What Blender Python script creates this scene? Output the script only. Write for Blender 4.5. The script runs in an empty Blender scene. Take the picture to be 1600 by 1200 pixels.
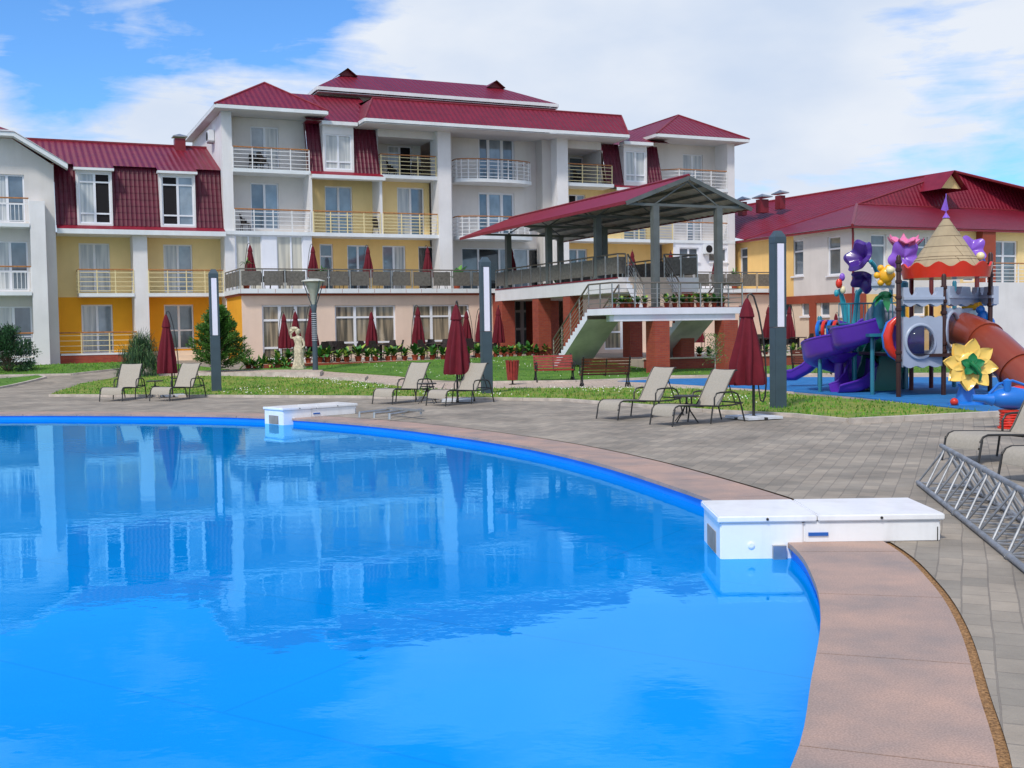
import bpy, bmesh, math, random
from mathutils import Vector, Matrix
random.seed(7)
D = bpy.data; SC = bpy.context.scene; COL = SC.collection
# ------------------------------------------------------------ camera
F = 1750.0; ROLL = 0.016; CH = 1.9
PITCH = math.atan((600 - 514.5) / F)
fwd = Vector((0, math.cos(PITCH), -math.sin(PITCH))); up0 = Vector((0, math.sin(PITCH), math.cos(PITCH))); r0 = Vector((1, 0, 0))
cr, sr = math.cos(ROLL), math.sin(ROLL)
RI = cr * r0 - sr * up0; UP = sr * r0 + cr * up0
CAM = Vector((0, 0, CH))
cam = D.objects.new('camera', D.cameras.new('camera')); COL.objects.link(cam)
mw = Matrix((RI, UP, -fwd)).transposed().to_4x4(); mw.translation = CAM
cam.matrix_world = mw
cam.data.sensor_width = 36; cam.data.lens = F / 1600 * 36
cam.data.clip_start = 0.1; cam.data.clip_end = 3000
SC.camera = cam
SC.render.resolution_x = 1024; SC.render.resolution_y = 768
SC.view_settings.view_transform = 'Standard'; SC.view_settings.look = 'None'
SC.view_settings.gamma = 1; SC.view_settings.exposure = 0.24
# ------------------------------------------------------------ world: sky with clouds
SUN_EL = math.radians(52); SUN_AZ = math.radians(205)
w = D.worlds.new("World"); SC.world = w; w.use_nodes = True
nt = w.node_tree; nt.nodes.clear()
def N(t, typ, **k):
    n = t.nodes.new(typ)
    for a, b in k.items(): setattr(n, a, b)
    return n
out = N(nt, 'ShaderNodeOutputWorld'); bg = N(nt, 'ShaderNodeBackground'); bg.inputs[1].default_value = 0.1
sky = N(nt, 'ShaderNodeTexSky', sky_type='NISHITA', sun_disc=False, sun_elevation=SUN_EL, sun_rotation=SUN_AZ, air_density=1.0, dust_density=0.3, ozone_density=2.0)
tint = N(nt, 'ShaderNodeMix', data_type='RGBA', blend_type='MULTIPLY'); tint.inputs[0].default_value = 1
tint.inputs[7].default_value = (0.66, 1.12, 1.62, 1)
nt.links.new(sky.outputs[0], tint.inputs[6])
tc = N(nt, 'ShaderNodeTexCoord'); mp = N(nt, 'ShaderNodeMapping'); mp.inputs['Scale'].default_value = (1, 1, 2.2); mp.inputs['Location'].default_value = (0.3, 0.1, 0.15)
nt.links.new(tc.outputs['Generated'], mp.inputs[0])
n1 = N(nt, 'ShaderNodeTexNoise'); n1.inputs['Scale'].default_value = 4.2; n1.inputs['Detail'].default_value = 9; n1.inputs['Roughness'].default_value = 0.55; n1.inputs['Distortion'].default_value = 0.4
nt.links.new(mp.outputs[0], n1.inputs[0])
# clouds thicken towards the right-hand (eastern) sky and the horizon, and open to blue in the upper left
def blob(az, el, rad, amt):
    """a soft patch of the sky round one compass direction"""
    d = Vector((math.sin(az) * math.cos(el), math.cos(az) * math.cos(el), math.sin(el)))
    v = N(nt, 'ShaderNodeVectorMath', operation='DISTANCE'); v.inputs[1].default_value = d
    nt.links.new(tc.outputs['Generated'], v.inputs[0])
    m = N(nt, 'ShaderNodeMapRange', interpolation_type='SMOOTHSTEP'); m.inputs[1].default_value = 0; m.inputs[2].default_value = rad; m.inputs[3].default_value = amt; m.inputs[4].default_value = 0
    nt.links.new(v.outputs['Value'], m.inputs[0]); return m.outputs[0]
R_ = math.radians
mp3 = N(nt, 'ShaderNodeMapping'); mp3.inputs['Scale'].default_value = (1, 1, 5.5); mp3.inputs['Rotation'].default_value = (.12, .1, 0); nt.links.new(tc.outputs['Generated'], mp3.inputs[0])
n4 = N(nt, 'ShaderNodeTexNoise'); n4.inputs['Scale'].default_value = 7; n4.inputs['Detail'].default_value = 10; n4.inputs['Roughness'].default_value = .62; n4.inputs['Distortion'].default_value = .6; nt.links.new(mp3.outputs[0], n4.inputs[0])
w4 = N(nt, 'ShaderNodeMath', operation='MULTIPLY_ADD'); nt.links.new(n4.outputs[0], w4.inputs[0]); w4.inputs[1].default_value = .55; w4.inputs[2].default_value = -.29
a4 = N(nt, 'ShaderNodeMath', operation='ADD'); nt.links.new(n1.outputs[0], a4.inputs[0]); nt.links.new(w4.outputs[0], a4.inputs[1]); acc = a4.outputs[0]
for a in [(R_(10), R_(14), .34, .20), (R_(-22), R_(14.5), .13, -.27), (R_(-12), R_(15.5), .12, -.22), (R_(-16), R_(16), .2, -.06), (R_(23), R_(5), .10, -.16), (R_(8), R_(8), .35, .10), (R_(-17), R_(8), .10, .10),(R_(-25), R_(10), .06, .25), (R_(24), R_(14), .1, .1), (R_(7), R_(18.5), .08, -.25), (R_(-2), R_(11), .05, -.1),
          (R_(-8), R_(30), .24, -.30), (R_(-3), R_(48), .5, -.25), (R_(14), R_(24), .14, -.2), (R_(2), R_(14.5), .16, .12),  (R_(180), R_(40), 1.3, .16)]:
    ad = N(nt, 'ShaderNodeMath', operation='ADD'); nt.links.new(acc, ad.inputs[0]); nt.links.new(blob(*a), ad.inputs[1]); acc = ad.outputs[0]
rmp = N(nt, 'ShaderNodeValToRGB'); rmp.color_ramp.elements[0].position = 0.37; rmp.color_ramp.elements[1].position = 0.60
rmp.color_ramp.elements[0].color = (0, 0, 0, 1); rmp.color_ramp.elements[1].color = (1, 1, 1, 1)
nt.links.new(acc, rmp.inputs[0])
n2 = N(nt, 'ShaderNodeTexNoise'); n2.inputs['Scale'].default_value = 5; n2.inputs['Detail'].default_value = 6
nt.links.new(mp.outputs[0], n2.inputs[0])
cc = N(nt, 'ShaderNodeValToRGB'); cc.color_ramp.elements[0].position = .3; cc.color_ramp.elements[0].color = (5.2, 6.1, 7.6, 1); cc.color_ramp.elements[1].position = .62; cc.color_ramp.elements[1].color = (6.9, 7.35, 8.1, 1)
nt.links.new(n2.outputs[0], cc.inputs[0])
mx = N(nt, 'ShaderNodeMix', data_type='RGBA'); nt.links.new(rmp.outputs[0], mx.inputs[0]); nt.links.new(tint.outputs[2], mx.inputs[6]); nt.links.new(cc.outputs[0], mx.inputs[7])
nt.links.new(mx.outputs[2], bg.inputs[0]); nt.links.new(bg.outputs[0], out.inputs[0])
# ------------------------------------------------------------ sun (veiled by cloud)
sl = D.lights.new('sun', 'SUN'); sl.energy = 2.3; sl.angle = R_(7); sl.color = (1, .95, .87)
so = D.objects.new('sun', sl); COL.objects.link(so)
sd = Vector((math.sin(SUN_AZ) * math.cos(SUN_EL), math.cos(SUN_AZ) * math.cos(SUN_EL), math.sin(SUN_EL)))
so.rotation_euler = sd.to_track_quat('Z', 'Y').to_euler(); so.location = (0, -20, 60)
# ------------------------------------------------------------ geometry helpers
def ray(x, y): return fwd + RI * ((x - 800) / F) - UP * ((y - 600) / F)
def gp(x, y, z=0.0):
    d = ray(x, y); return CAM + d * ((z - CH) / d.z)
def W(x, y, Y):
    d = ray(x, y); return CAM + d * (Y / d.y)
TH = math.atan(1 / 2.25)
E1 = Vector((math.cos(TH), math.sin(TH), 0)); E2 = Vector((-math.sin(TH), math.cos(TH), 0))
OO = W(357, 565, 57.0); OO.z = 0
def fac(x, y, v=0.0):
    d = ray(x, y); t = ((OO + E2 * v - CAM).dot(E2)) / d.dot(E2); p = CAM + d * t
    return (p - OO).dot(E1), p.z
def U(x, v=0.0, y=400): return fac(x, y, v)[0]
def sidep(x, y, u):
    d = ray(x, y); t = ((OO + E1 * u - CAM).dot(E1)) / d.dot(E1); p = CAM + d * t
    return (p - OO).dot(E2), p.z
def loc(u, v, z=0): return OO + E1 * u + E2 * v + Vector((0, 0, z))
def lc(p): q = p - OO; return Vector((q.dot(E1), q.dot(E2), p.z))
def tz(Y, X=0.0):
    """lawn level: rises towards the hotel, stays low on the playground side"""
    t = min(1, max(0, (Y - 40) / 14)); s_ = min(1, max(0, (X - 2) / 6)); return .60 * t * t * (3 - 2 * t) * (1 - .85 * s_ * s_ * (3 - 2 * s_))
class MB:
    def __init__(s): s.v = []; s.f = []; s.m = []
    def poly(s, pts, m=0):
        b = len(s.v); s.v += [tuple(p) for p in pts]; s.f.append(tuple(range(b, b + len(pts)))); s.m.append(m); return s
    def grid(s, rows, m=0, close=False):
        b = len(s.v); n = len(rows[0])
        for r in rows: s.v += [tuple(p) for p in r]
        for i in range(len(rows) - 1):
            for j in range(n if close else n - 1):
                k = (j + 1) % n
                s.f.append((b + i * n + j, b + i * n + k, b + (i + 1) * n + k, b + (i + 1) * n + j)); s.m.append(m)
        return s
    def box(s, x0, x1, y0, y1, z0, z1, m=0):
        if x0 > x1: x0, x1 = x1, x0
        if y0 > y1: y0, y1 = y1, y0
        b = len(s.v)
        s.v += [(x0, y0, z0), (x1, y0, z0), (x1, y1, z0), (x0, y1, z0), (x0, y0, z1), (x1, y0, z1), (x1, y1, z1), (x0, y1, z1)]
        for q in ((0, 3, 2, 1), (4, 5, 6, 7), (0, 1, 5, 4), (1, 2, 6, 5), (2, 3, 7, 6), (3, 0, 4, 7)): s.f.append(tuple(b + i for i in q)); s.m.append(m)
        return s
    def obox(s, c, ax, ay, az, m=0):
        """oriented box: centre and three half-axis vectors"""
        b = len(s.v); c = Vector(c)
        for k in ((-1, -1, -1), (1, -1, -1), (1, 1, -1), (-1, 1, -1), (-1, -1, 1), (1, -1, 1), (1, 1, 1), (-1, 1, 1)): s.v.append(tuple(c + ax * k[0] + ay * k[1] + az * k[2]))
        for q in ((0, 3, 2, 1), (4, 5, 6, 7), (0, 1, 5, 4), (1, 2, 6, 5), (2, 3, 7, 6), (3, 0, 4, 7)): s.f.append(tuple(b + i for i in q)); s.m.append(m)
        return s
    def beam(s, p0, p1, w_, h_, m=0):
        p0 = Vector(p0); p1 = Vector(p1); d = (p1 - p0); L = d.length; d.normalize()
        x = d.cross(Vector((0, 0, 1)));
        if x.length < 1e-3: x = Vector((1, 0, 0))
        x.normalize(); z = x.cross(d)
        return s.obox((p0 + p1) / 2, d * L / 2, x * w_ / 2, z * h_ / 2, m)
    def tube(s, pts, r, m=0, n=6, caps=True, ry=None):
        pts = [Vector(p) for p in pts]; rows = []; px = None
        for i, p in enumerate(pts):
            t = (pts[min(i + 1, len(pts) - 1)] - pts[max(i - 1, 0)]).normalized()
            a = px if px is not None else (Vector((0, 0, 1)) if abs(t.z) < .9 else Vector((1, 0, 0)))
            a = (a - t * a.dot(t)).normalized(); px = a; b = t.cross(a)
            rr = r[i] if isinstance(r, (list, tuple)) else r
            rows.append([p + (a * math.cos(2 * math.pi * k / n) + b * math.sin(2 * math.pi * k / n)) * rr for k in range(n)])
        s.grid(rows, m, True)
        if caps: s.poly(rows[0][::-1], m); s.poly(rows[-1], m)
        return s
    def lathe(s, prof, c=(0, 0, 0), m=0, n=16, sx=1, sy=1, fn=None):
        rows = []
        for (r, z) in prof:
            row = []
            for k in range(n):
                a = 2 * math.pi * k / n; rr = r * (fn(a, z) if fn else 1)
                row.append((c[0] + rr * math.cos(a) * sx, c[1] + rr * math.sin(a) * sy, c[2] + z))
            rows.append(row)
        s.grid(rows, m, True)
        if prof[0][0] > 1e-3: s.poly(rows[0][::-1], m)
        if prof[-1][0] > 1e-3: s.poly(rows[-1], m)
        return s
    def ball(s, c, r, m=0, n=10, sc=(1, 1, 1)):
        rows = []
        for i in range(n + 1):
            t = math.pi * i / n
            rows.append([(c[0] + r * sc[0] * math.sin(t) * math.cos(2 * math.pi * k / (n * 2)), c[1] + r * sc[1] * math.sin(t) * math.sin(2 * math.pi * k / (n * 2)), c[2] - r * sc[2] * math.cos(t)) for k in range(n * 2)])
        return s.grid(rows, m, True)
    def xf(s, mat):
        s.v = [tuple(mat @ Vector(p)) for p in s.v]; return s
    def build(s, name, mats, parent=None, smooth=False, bevel=0, ang=40):
        me = D.meshes.new(name); me.from_pydata(s.v, [], s.f)
        if not isinstance(mats, (list, tuple)): mats = [mats]
        for q in mats: me.materials.append(q)
        me.polygons.foreach_set('material_index', s.m)
        bm = bmesh.new(); bm.from_mesh(me); bmesh.ops.remove_doubles(bm, verts=bm.verts, dist=1e-5)
        if bevel: 
            ed = [e for e in bm.edges if len(e.link_faces) == 2 and e.calc_face_angle(0) > .6]
            bmesh.ops.bevel(bm, geom=ed, offset=bevel, segments=2, affect='EDGES', clamp_overlap=True)
        bm.to_mesh(me); bm.free()
        if smooth:
            me.polygons.foreach_set('use_smooth', [True] * len(me.polygons))
            try: me.set_sharp_from_angle(angle=math.radians(ang))
            except Exception: pass
        me.update()
        o = D.objects.new(name, me); COL.objects.link(o)
        if parent: o.parent = parent
        return o
def tag(o, label=None, cat=None, group=None, kind=None):
    if label: o['label'] = label
    if cat: o['category'] = cat
    if group: o['group'] = group
    if kind: o['kind'] = kind
    return o
def empty(name, p, rz=0, label=None, cat=None, group=None):
    o = D.objects.new(name, None); COL.objects.link(o); o.location = p; o.rotation_euler = (0, 0, rz); o.empty_display_size = .1
    return tag(o, label, cat, group)
def kids(o): return [c for c in COL.objects if c.parent == o]
def copy_tree(o, p, rz=None, label=None, group=None, scale=None):
    def rec(s, par):
        c = s.copy(); COL.objects.link(c); c.parent = par
        for ch in KID.get(s.name, []): rec(ch, c)
        return c
    KID = {}
    for q in COL.objects:
        if q.parent: KID.setdefault(q.parent.name, []).append(q)
    c = rec(o, None); c.location = p
    if rz is not None: c.rotation_euler = (0, 0, rz)
    if scale: c.scale = scale if isinstance(scale, tuple) else (scale,) * 3
    if label: c['label'] = label
    if group: c['group'] = group
    return c
ORD = 'first second third fourth fifth sixth seventh eighth ninth tenth eleventh twelfth thirteenth fourteenth fifteenth sixteenth seventeenth eighteenth nineteenth twentieth twenty-first twenty-second twenty-third twenty-fourth twenty-fifth twenty-sixth twenty-seventh twenty-eighth twenty-ninth thirtieth thirty-first thirty-second thirty-third thirty-fourth thirty-fifth'.split()
# ------------------------------------------------------------ materials
def mat(name, c, rough=.6, var=.12, scale=6., bump=0., bscale=None, metal=0., ior=1.45, coat=0., c2=None, obj=True, detail=5, trans=0):
    m = D.materials.new(name); m.use_nodes = True; t = m.node_tree; b = t.nodes['Principled BSDF']
    b.inputs['Roughness'].default_value = rough; b.inputs['Metallic'].default_value = metal; b.inputs['IOR'].default_value = ior
    if coat: b.inputs['Coat Weight'].default_value = coat; b.inputs['Coat Roughness'].default_value = .08
    tcn = N(t, 'ShaderNodeTexCoord'); co = tcn.outputs['Object']
    if c2 is None: c2 = tuple(x * (1 - var * 1.6) for x in c); c1 = tuple(min(1, x * (1 + var)) for x in c)
    else: c1 = c
    n = N(t, 'ShaderNodeTexNoise'); n.inputs['Scale'].default_value = scale; n.inputs['Detail'].default_value = detail; n.inputs['Roughness'].default_value = .6
    t.links.new(co, n.inputs[0])
    r = N(t, 'ShaderNodeValToRGB'); r.color_ramp.elements[0].position = .33; r.color_ramp.elements[1].position = .67
    r.color_ramp.elements[0].color = (*c2, 1); r.color_ramp.elements[1].color = (*c1, 1)
    t.links.new(n.outputs[0], r.inputs[0]); t.links.new(r.outputs[0], b.inputs['Base Color'])
    if bump:
        n3 = N(t, 'ShaderNodeTexNoise'); n3.inputs['Scale'].default_value = bscale or scale * 6; n3.inputs['Detail'].default_value = 4
        t.links.new(co, n3.inputs[0]); bp = N(t, 'ShaderNodeBump'); bp.inputs['Strength'].default_value = bump; bp.inputs['Distance'].default_value = .02
        t.links.new(n3.outputs[0], bp.inputs['Height']); t.links.new(bp.outputs[0], b.inputs['Normal'])
    m['ramp'] = r.name
    return m
def speckle(m, sc, amt):
    t = m.node_tree; b = t.nodes['Principled BSDF']; l = b.inputs['Base Color'].links[0].from_socket; tcn = N(t, 'ShaderNodeTexCoord')
    v = N(t, 'ShaderNodeTexNoise'); v.inputs['Scale'].default_value = sc; v.inputs['Detail'].default_value = 3; t.links.new(tcn.outputs['Object'], v.inputs[0])
    r = N(t, 'ShaderNodeValToRGB'); r.color_ramp.elements[0].position = .38; r.color_ramp.elements[0].color = (1 - amt,) * 3 + (1,); r.color_ramp.elements[1].position = .62; r.color_ramp.elements[1].color = (1.0, 1, 1, 1); t.links.new(v.outputs[0], r.inputs[0])
    x = N(t, 'ShaderNodeMix', data_type='RGBA', blend_type='MULTIPLY'); x.inputs[0].default_value = 1; t.links.new(l, x.inputs[6]); t.links.new(r.outputs[0], x.inputs[7]); t.links.new(x.outputs[2], b.inputs['Base Color'])
def roofmat(name, c, axis, pitch=.3, course=.4):
    """pressed metal roofing: ribs across `axis`, courses up the slope"""
    m = mat(name, c, .42, .10, 1.2, c2=tuple(x * .78 for x in c)); t = m.node_tree; b = t.nodes['Principled BSDF']
    tcn = N(t, 'ShaderNodeTexCoord'); sp = N(t, 'ShaderNodeSeparateXYZ'); t.links.new(tcn.outputs['Object'], sp.inputs[0])
    def wave(o, k, sharp):
        a = N(t, 'ShaderNodeMath', operation='MULTIPLY'); t.links.new(o, a.inputs[0]); a.inputs[1].default_value = 2 * math.pi / k
        s_ = N(t, 'ShaderNodeMath', operation='SINE'); t.links.new(a.outputs[0], s_.inputs[0])
        p = N(t, 'ShaderNodeMath', operation='MULTIPLY'); t.links.new(s_.outputs[0], p.inputs[0]); p.inputs[1].default_value = sharp; return p.outputs[0]
    a = wave(sp.outputs[axis], pitch, .5); f = N(t, 'ShaderNodeMath', operation='FRACT'); q = N(t, 'ShaderNodeMath', operation='DIVIDE'); t.links.new(sp.outputs[2], q.inputs[0]); q.inputs[1].default_value = course
    t.links.new(q.outputs[0], f.inputs[0]); ad = N(t, 'ShaderNodeMath', operation='SUBTRACT'); t.links.new(a, ad.inputs[0]); t.links.new(f.outputs[0], ad.inputs[1])
    bp = N(t, 'ShaderNodeBump'); bp.inputs['Strength'].default_value = .9; bp.inputs['Distance'].default_value = .045; t.links.new(ad.outputs[0], bp.inputs['Height']); t.links.new(bp.outputs[0], b.inputs['Normal'])
    return m
def brickmat(name, c1, c2, mortar, bw, bh, axis_rot=0, ms=.012, rough=.85, bump=.4, vert=False, var=0.3, scale=1.0, blotch=None):
    m = D.materials.new(name); m.use_nodes = True; t = m.node_tree; b = t.nodes['Principled BSDF']; b.inputs['Roughness'].default_value = rough
    tcn = N(t, 'ShaderNodeTexCoord'); mpn = N(t, 'ShaderNodeMapping'); mpn.inputs['Rotation'].default_value = (0, 0, axis_rot)
    if vert:
        sp = N(t, 'ShaderNodeSeparateXYZ'); t.links.new(tcn.outputs['Object'], sp.inputs[0]); ad = N(t, 'ShaderNodeMath', operation='ADD'); t.links.new(sp.outputs[0], ad.inputs[0]); t.links.new(sp.outputs[1], ad.inputs[1])
        cb = N(t, 'ShaderNodeCombineXYZ'); t.links.new(ad.outputs[0], cb.inputs[0]); t.links.new(sp.outputs[2], cb.inputs[1]); t.links.new(cb.outputs[0], mpn.inputs[0])
    else: t.links.new(tcn.outputs['Object'], mpn.inputs[0])
    if not vert:   # hand-laid stones: joints wander a little
        wn = N(t, 'ShaderNodeTexNoise'); wn.inputs['Scale'].default_value = 1.3; wn.inputs['Detail'].default_value = 3; t.links.new(tcn.outputs['Object'], wn.inputs[0]); wm = N(t, 'ShaderNodeVectorMath', operation='SCALE'); wm.inputs['Scale'].default_value = .035; t.links.new(wn.outputs['Color'], wm.inputs[0]); wa = N(t, 'ShaderNodeVectorMath', operation='ADD'); t.links.new(tcn.outputs['Object'], wa.inputs[0]); t.links.new(wm.outputs[0], wa.inputs[1]); t.links.new(wa.outputs[0], mpn.inputs[0])
    br = N(t, 'ShaderNodeTexBrick'); br.inputs['Scale'].default_value = 1; br.inputs['Brick Width'].default_value = bw; br.inputs['Row Height'].default_value = bh; br.inputs['Mortar Size'].default_value = ms; br.inputs['Mortar Smooth'].default_value = .3
    br.inputs['Color1'].default_value = (*c1, 1); br.inputs['Color2'].default_value = (*c2, 1); br.inputs['Mortar'].default_value = (*mortar, 1); br.inputs['Bias'].default_value = 0
    t.links.new(mpn.outputs[0], br.inputs[0])
    n = N(t, 'ShaderNodeTexNoise'); n.inputs['Scale'].default_value = scale; n.inputs['Detail'].default_value = 8; n.inputs['Roughness'].default_value = .65; t.links.new(tcn.outputs['Object'], n.inputs[0])
    r = N(t, 'ShaderNodeValToRGB'); r.color_ramp.elements[0].position = .35; r.color_ramp.elements[0].color = (1 - var, 1 - var, 1 - var, 1); r.color_ramp.elements[1].position = .65
    if blotch: r.color_ramp.elements[0].color = (*blotch, 1)
    t.links.new(n.outputs[0], r.inputs[0])
    mm = N(t, 'ShaderNodeMix', data_type='RGBA', blend_type='MULTIPLY'); mm.inputs[0].default_value = 1; t.links.new(br.outputs[0], mm.inputs[6]); t.links.new(r.outputs[0], mm.inputs[7]); 
    t.links.new(mm.outputs[2], b.inputs['Base Color'])
    n5 = N(t, 'ShaderNodeTexNoise'); n5.inputs['Scale'].default_value = 60; t.links.new(tcn.outputs['Object'], n5.inputs[0])
    hh = N(t, 'ShaderNodeMath', operation='MULTIPLY_ADD'); t.links.new(br.outputs['Fac'], hh.inputs[0]); hh.inputs[1].default_value = -1; t.links.new(n5.outputs[0], hh.inputs[2])
    bp = N(t, 'ShaderNodeBump'); bp.inputs['Strength'].default_value = bump; bp.inputs['Distance'].default_value = .01; t.links.new(hh.outputs[0], bp.inputs['Height']); t.links.new(bp.outputs[0], b.inputs['Normal'])
    return m
def panemat(name, c, curt=None, k=9., ior=1.9, rough=.04):
    """window glass; where curt is set, gathered curtains hang close behind it"""
    m = D.materials.new(name); m.use_nodes = True; t = m.node_tree; b = t.nodes['Principled BSDF']
    b.inputs['Roughness'].default_value = .5 if curt else .1; b.inputs['IOR'].default_value = 1.3
    b.inputs['Coat Weight'].default_value = 1; b.inputs['Coat IOR'].default_value = ior; b.inputs['Coat Roughness'].default_value = rough
    tcn = N(t, 'ShaderNodeTexCoord'); sp = N(t, 'ShaderNodeSeparateXYZ'); t.links.new(tcn.outputs['Object'], sp.inputs[0])
    n = N(t, 'ShaderNodeTexNoise'); n.inputs['Scale'].default_value = 1.0; n.inputs['Detail'].default_value = 3; 
    cb = N(t, 'ShaderNodeCombineXYZ'); a = N(t, 'ShaderNodeMath', operation='ADD'); t.links.new(sp.outputs[0], a.inputs[0]); t.links.new(sp.outputs[1], a.inputs[1])
    mu = N(t, 'ShaderNodeMath', operation='MULTIPLY'); t.links.new(a.outputs[0], mu.inputs[0]); mu.inputs[1].default_value = k if curt else 1.2
    mz = N(t, 'ShaderNodeMath', operation='MULTIPLY'); t.links.new(sp.outputs[2], mz.inputs[0]); mz.inputs[1].default_value = .35 if curt else 1.0
    t.links.new(mu.outputs[0], cb.inputs[0]); t.links.new(mz.outputs[0], cb.inputs[2]); t.links.new(cb.outputs[0], n.inputs[0])
    r = N(t, 'ShaderNodeValToRGB'); r.color_ramp.elements[0].position = .38; r.color_ramp.elements[1].position = .62
    r.color_ramp.elements[0].color = (*(curt or tuple(x * .6 for x in c)), 1); r.color_ramp.elements[1].color = (*c, 1)
    t.links.new(n.outputs[0], r.inputs[0]); t.links.new(r.outputs[0], b.inputs['Base Color'])
    return m
M = {}
def streaks(m, amt=.16):
    """rain streaks and uneven fading on a rendered wall"""
    t = m.node_tree; b = t.nodes['Principled BSDF']; l = b.inputs['Base Color'].links[0].from_socket; tcn = N(t, 'ShaderNodeTexCoord')
    for sc, nsc, lo, hi, a in (((1.6, 1.6, .22), 1.2, .48, .72, amt), ((.5, .5, .7), 1.0, .35, .65, amt * .6)):
        mpn = N(t, 'ShaderNodeMapping'); mpn.inputs['Scale'].default_value = sc; t.links.new(tcn.outputs['Object'], mpn.inputs[0]); v = N(t, 'ShaderNodeTexNoise'); v.inputs['Scale'].default_value = nsc; v.inputs['Detail'].default_value = 8; v.inputs['Roughness'].default_value = .65; t.links.new(mpn.outputs[0], v.inputs[0])
        r = N(t, 'ShaderNodeValToRGB'); r.color_ramp.elements[0].position = lo; r.color_ramp.elements[0].color = (1, 1, 1, 1); r.color_ramp.elements[1].position = hi; r.color_ramp.elements[1].color = (1 - a, 1 - a * 1.05, 1 - a * 1.15, 1); t.links.new(v.outputs[0], r.inputs[0])
        x = N(t, 'ShaderNodeMix', data_type='RGBA', blend_type='MULTIPLY'); x.inputs[0].default_value = 1; t.links.new(l, x.inputs[6]); t.links.new(r.outputs[0], x.inputs[7]); l = x.outputs[2]
    t.links.new(l, b.inputs['Base Color'])
M['white'] = mat('white render', (.80, .77, .77), .85, .05, .5, .15, 30)
M['white2'] = mat('warm white render', (.75, .70, .67), .85, .06, .4, .15, 30)
M['grey'] = mat('pale grey render', (.68, .64, .61), .85, .06, .4, .15, 30)
M['lav'] = mat('bright white render', (.80, .80, .86), .85, .04, .5, .1, 30)
M['pink'] = mat('peach render', (.82, .62, .50), .85, .06, .4, .15, 30)
M['pink2'] = mat('beige render', (.74, .60, .47), .85, .06, .4, .15, 30)
M['yel'] = mat('pale yellow render', (.92, .69, .33), .85, .06, .4, .15, 30)
M['yel2'] = mat('cream yellow render', (.90, .58, .22), .85, .06, .4, .15, 30)
M['ora'] = mat('orange yellow render', (.93, .41, .02), .85, .06, .4, .15, 30)
M['trim'] = mat('white painted trim', (.78, .80, .82), .5, .05, 1.0)
M['pvc'] = mat('white window plastic', (.80, .80, .84), .35, .03, 2)
M['rail_w'] = mat('white painted steel', (.80, .78, .78), .4, .03, 3)
M['rail_y'] = mat('cream painted steel', (.80, .66, .36), .4, .03, 3)
M['wood'] = mat('varnished handrail wood', (.42, .17, .05), .4, .2, 8)
M['inox'] = mat('brushed steel', (.50, .48, .45), .35, .08, 8, metal=.85)
M['dkrail'] = mat('dull bronze handrail', (.20, .17, .14), .4, .1, 8, metal=.5)
RED = (.205, .010, .027)
M['roof_u'] = roofmat('red metal roof', RED, 0); M['roof_v'] = roofmat('red metal roof side', RED, 1)
M['mans'] = mat('dark maroon roof sheet', (.105, .006, .022), .4, .15, 2)
M['redflat'] = mat('red sheet metal', (.225, .012, .029), .45, .1, 2)
M['dkred'] = mat('dark red painted metal', (.22, .02, .03), .45, .1, 2)
M['soffit'] = mat('soffit board', (.62, .62, .62), .8, .04, 1)
M['brick'] = brickmat('red facing brick', (.42, .075, .035), (.34, .05, .03), (.28, .10, .07), .25, .075, vert=True, ms=.008, var=.2)
M['stone'] = brickmat('tan wall tiles', (.38, .25, .18), (.33, .22, .16), (.25, .18, .14), .4, .2, vert=True, ms=.01, var=.2)
M['browntrim'] = mat('brown red painted band', (.30, .06, .03), .7, .1, 1)
M['p_blue'] = panemat('glass with painted sky reflection', (.28, .34, .40))  # pale sky reflection put into the opaque pane's base colour
M['p_mid'] = panemat('glass with painted weaker reflection', (.13, .17, .21))  # weaker sky reflection, likewise painted as blue-grey base colour
M['p_dark'] = panemat('dark glass', (.03, .035, .04), ior=1.6)
M['p_open'] = mat('dark room behind open sash', (.012, .01, .012), .9, .1, 1)
M['p_curt'] = panemat('glass before white curtains', (.62, .62, .60), (.36, .38, .40), 7, 1.6)
M['p_beige'] = panemat('glass before beige curtains', (.40, .32, .22), (.10, .09, .07), 6, 1.6)
M['p_cream'] = panemat('glass before cream curtains', (.62, .58, .48), (.42, .40, .35), 5, 1.6)

for k_ in ('white', 'white2', 'grey', 'lav', 'pink', 'pink2', 'yel', 'yel2', 'ora', 'trim'): streaks(M[k_], .065)
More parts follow.
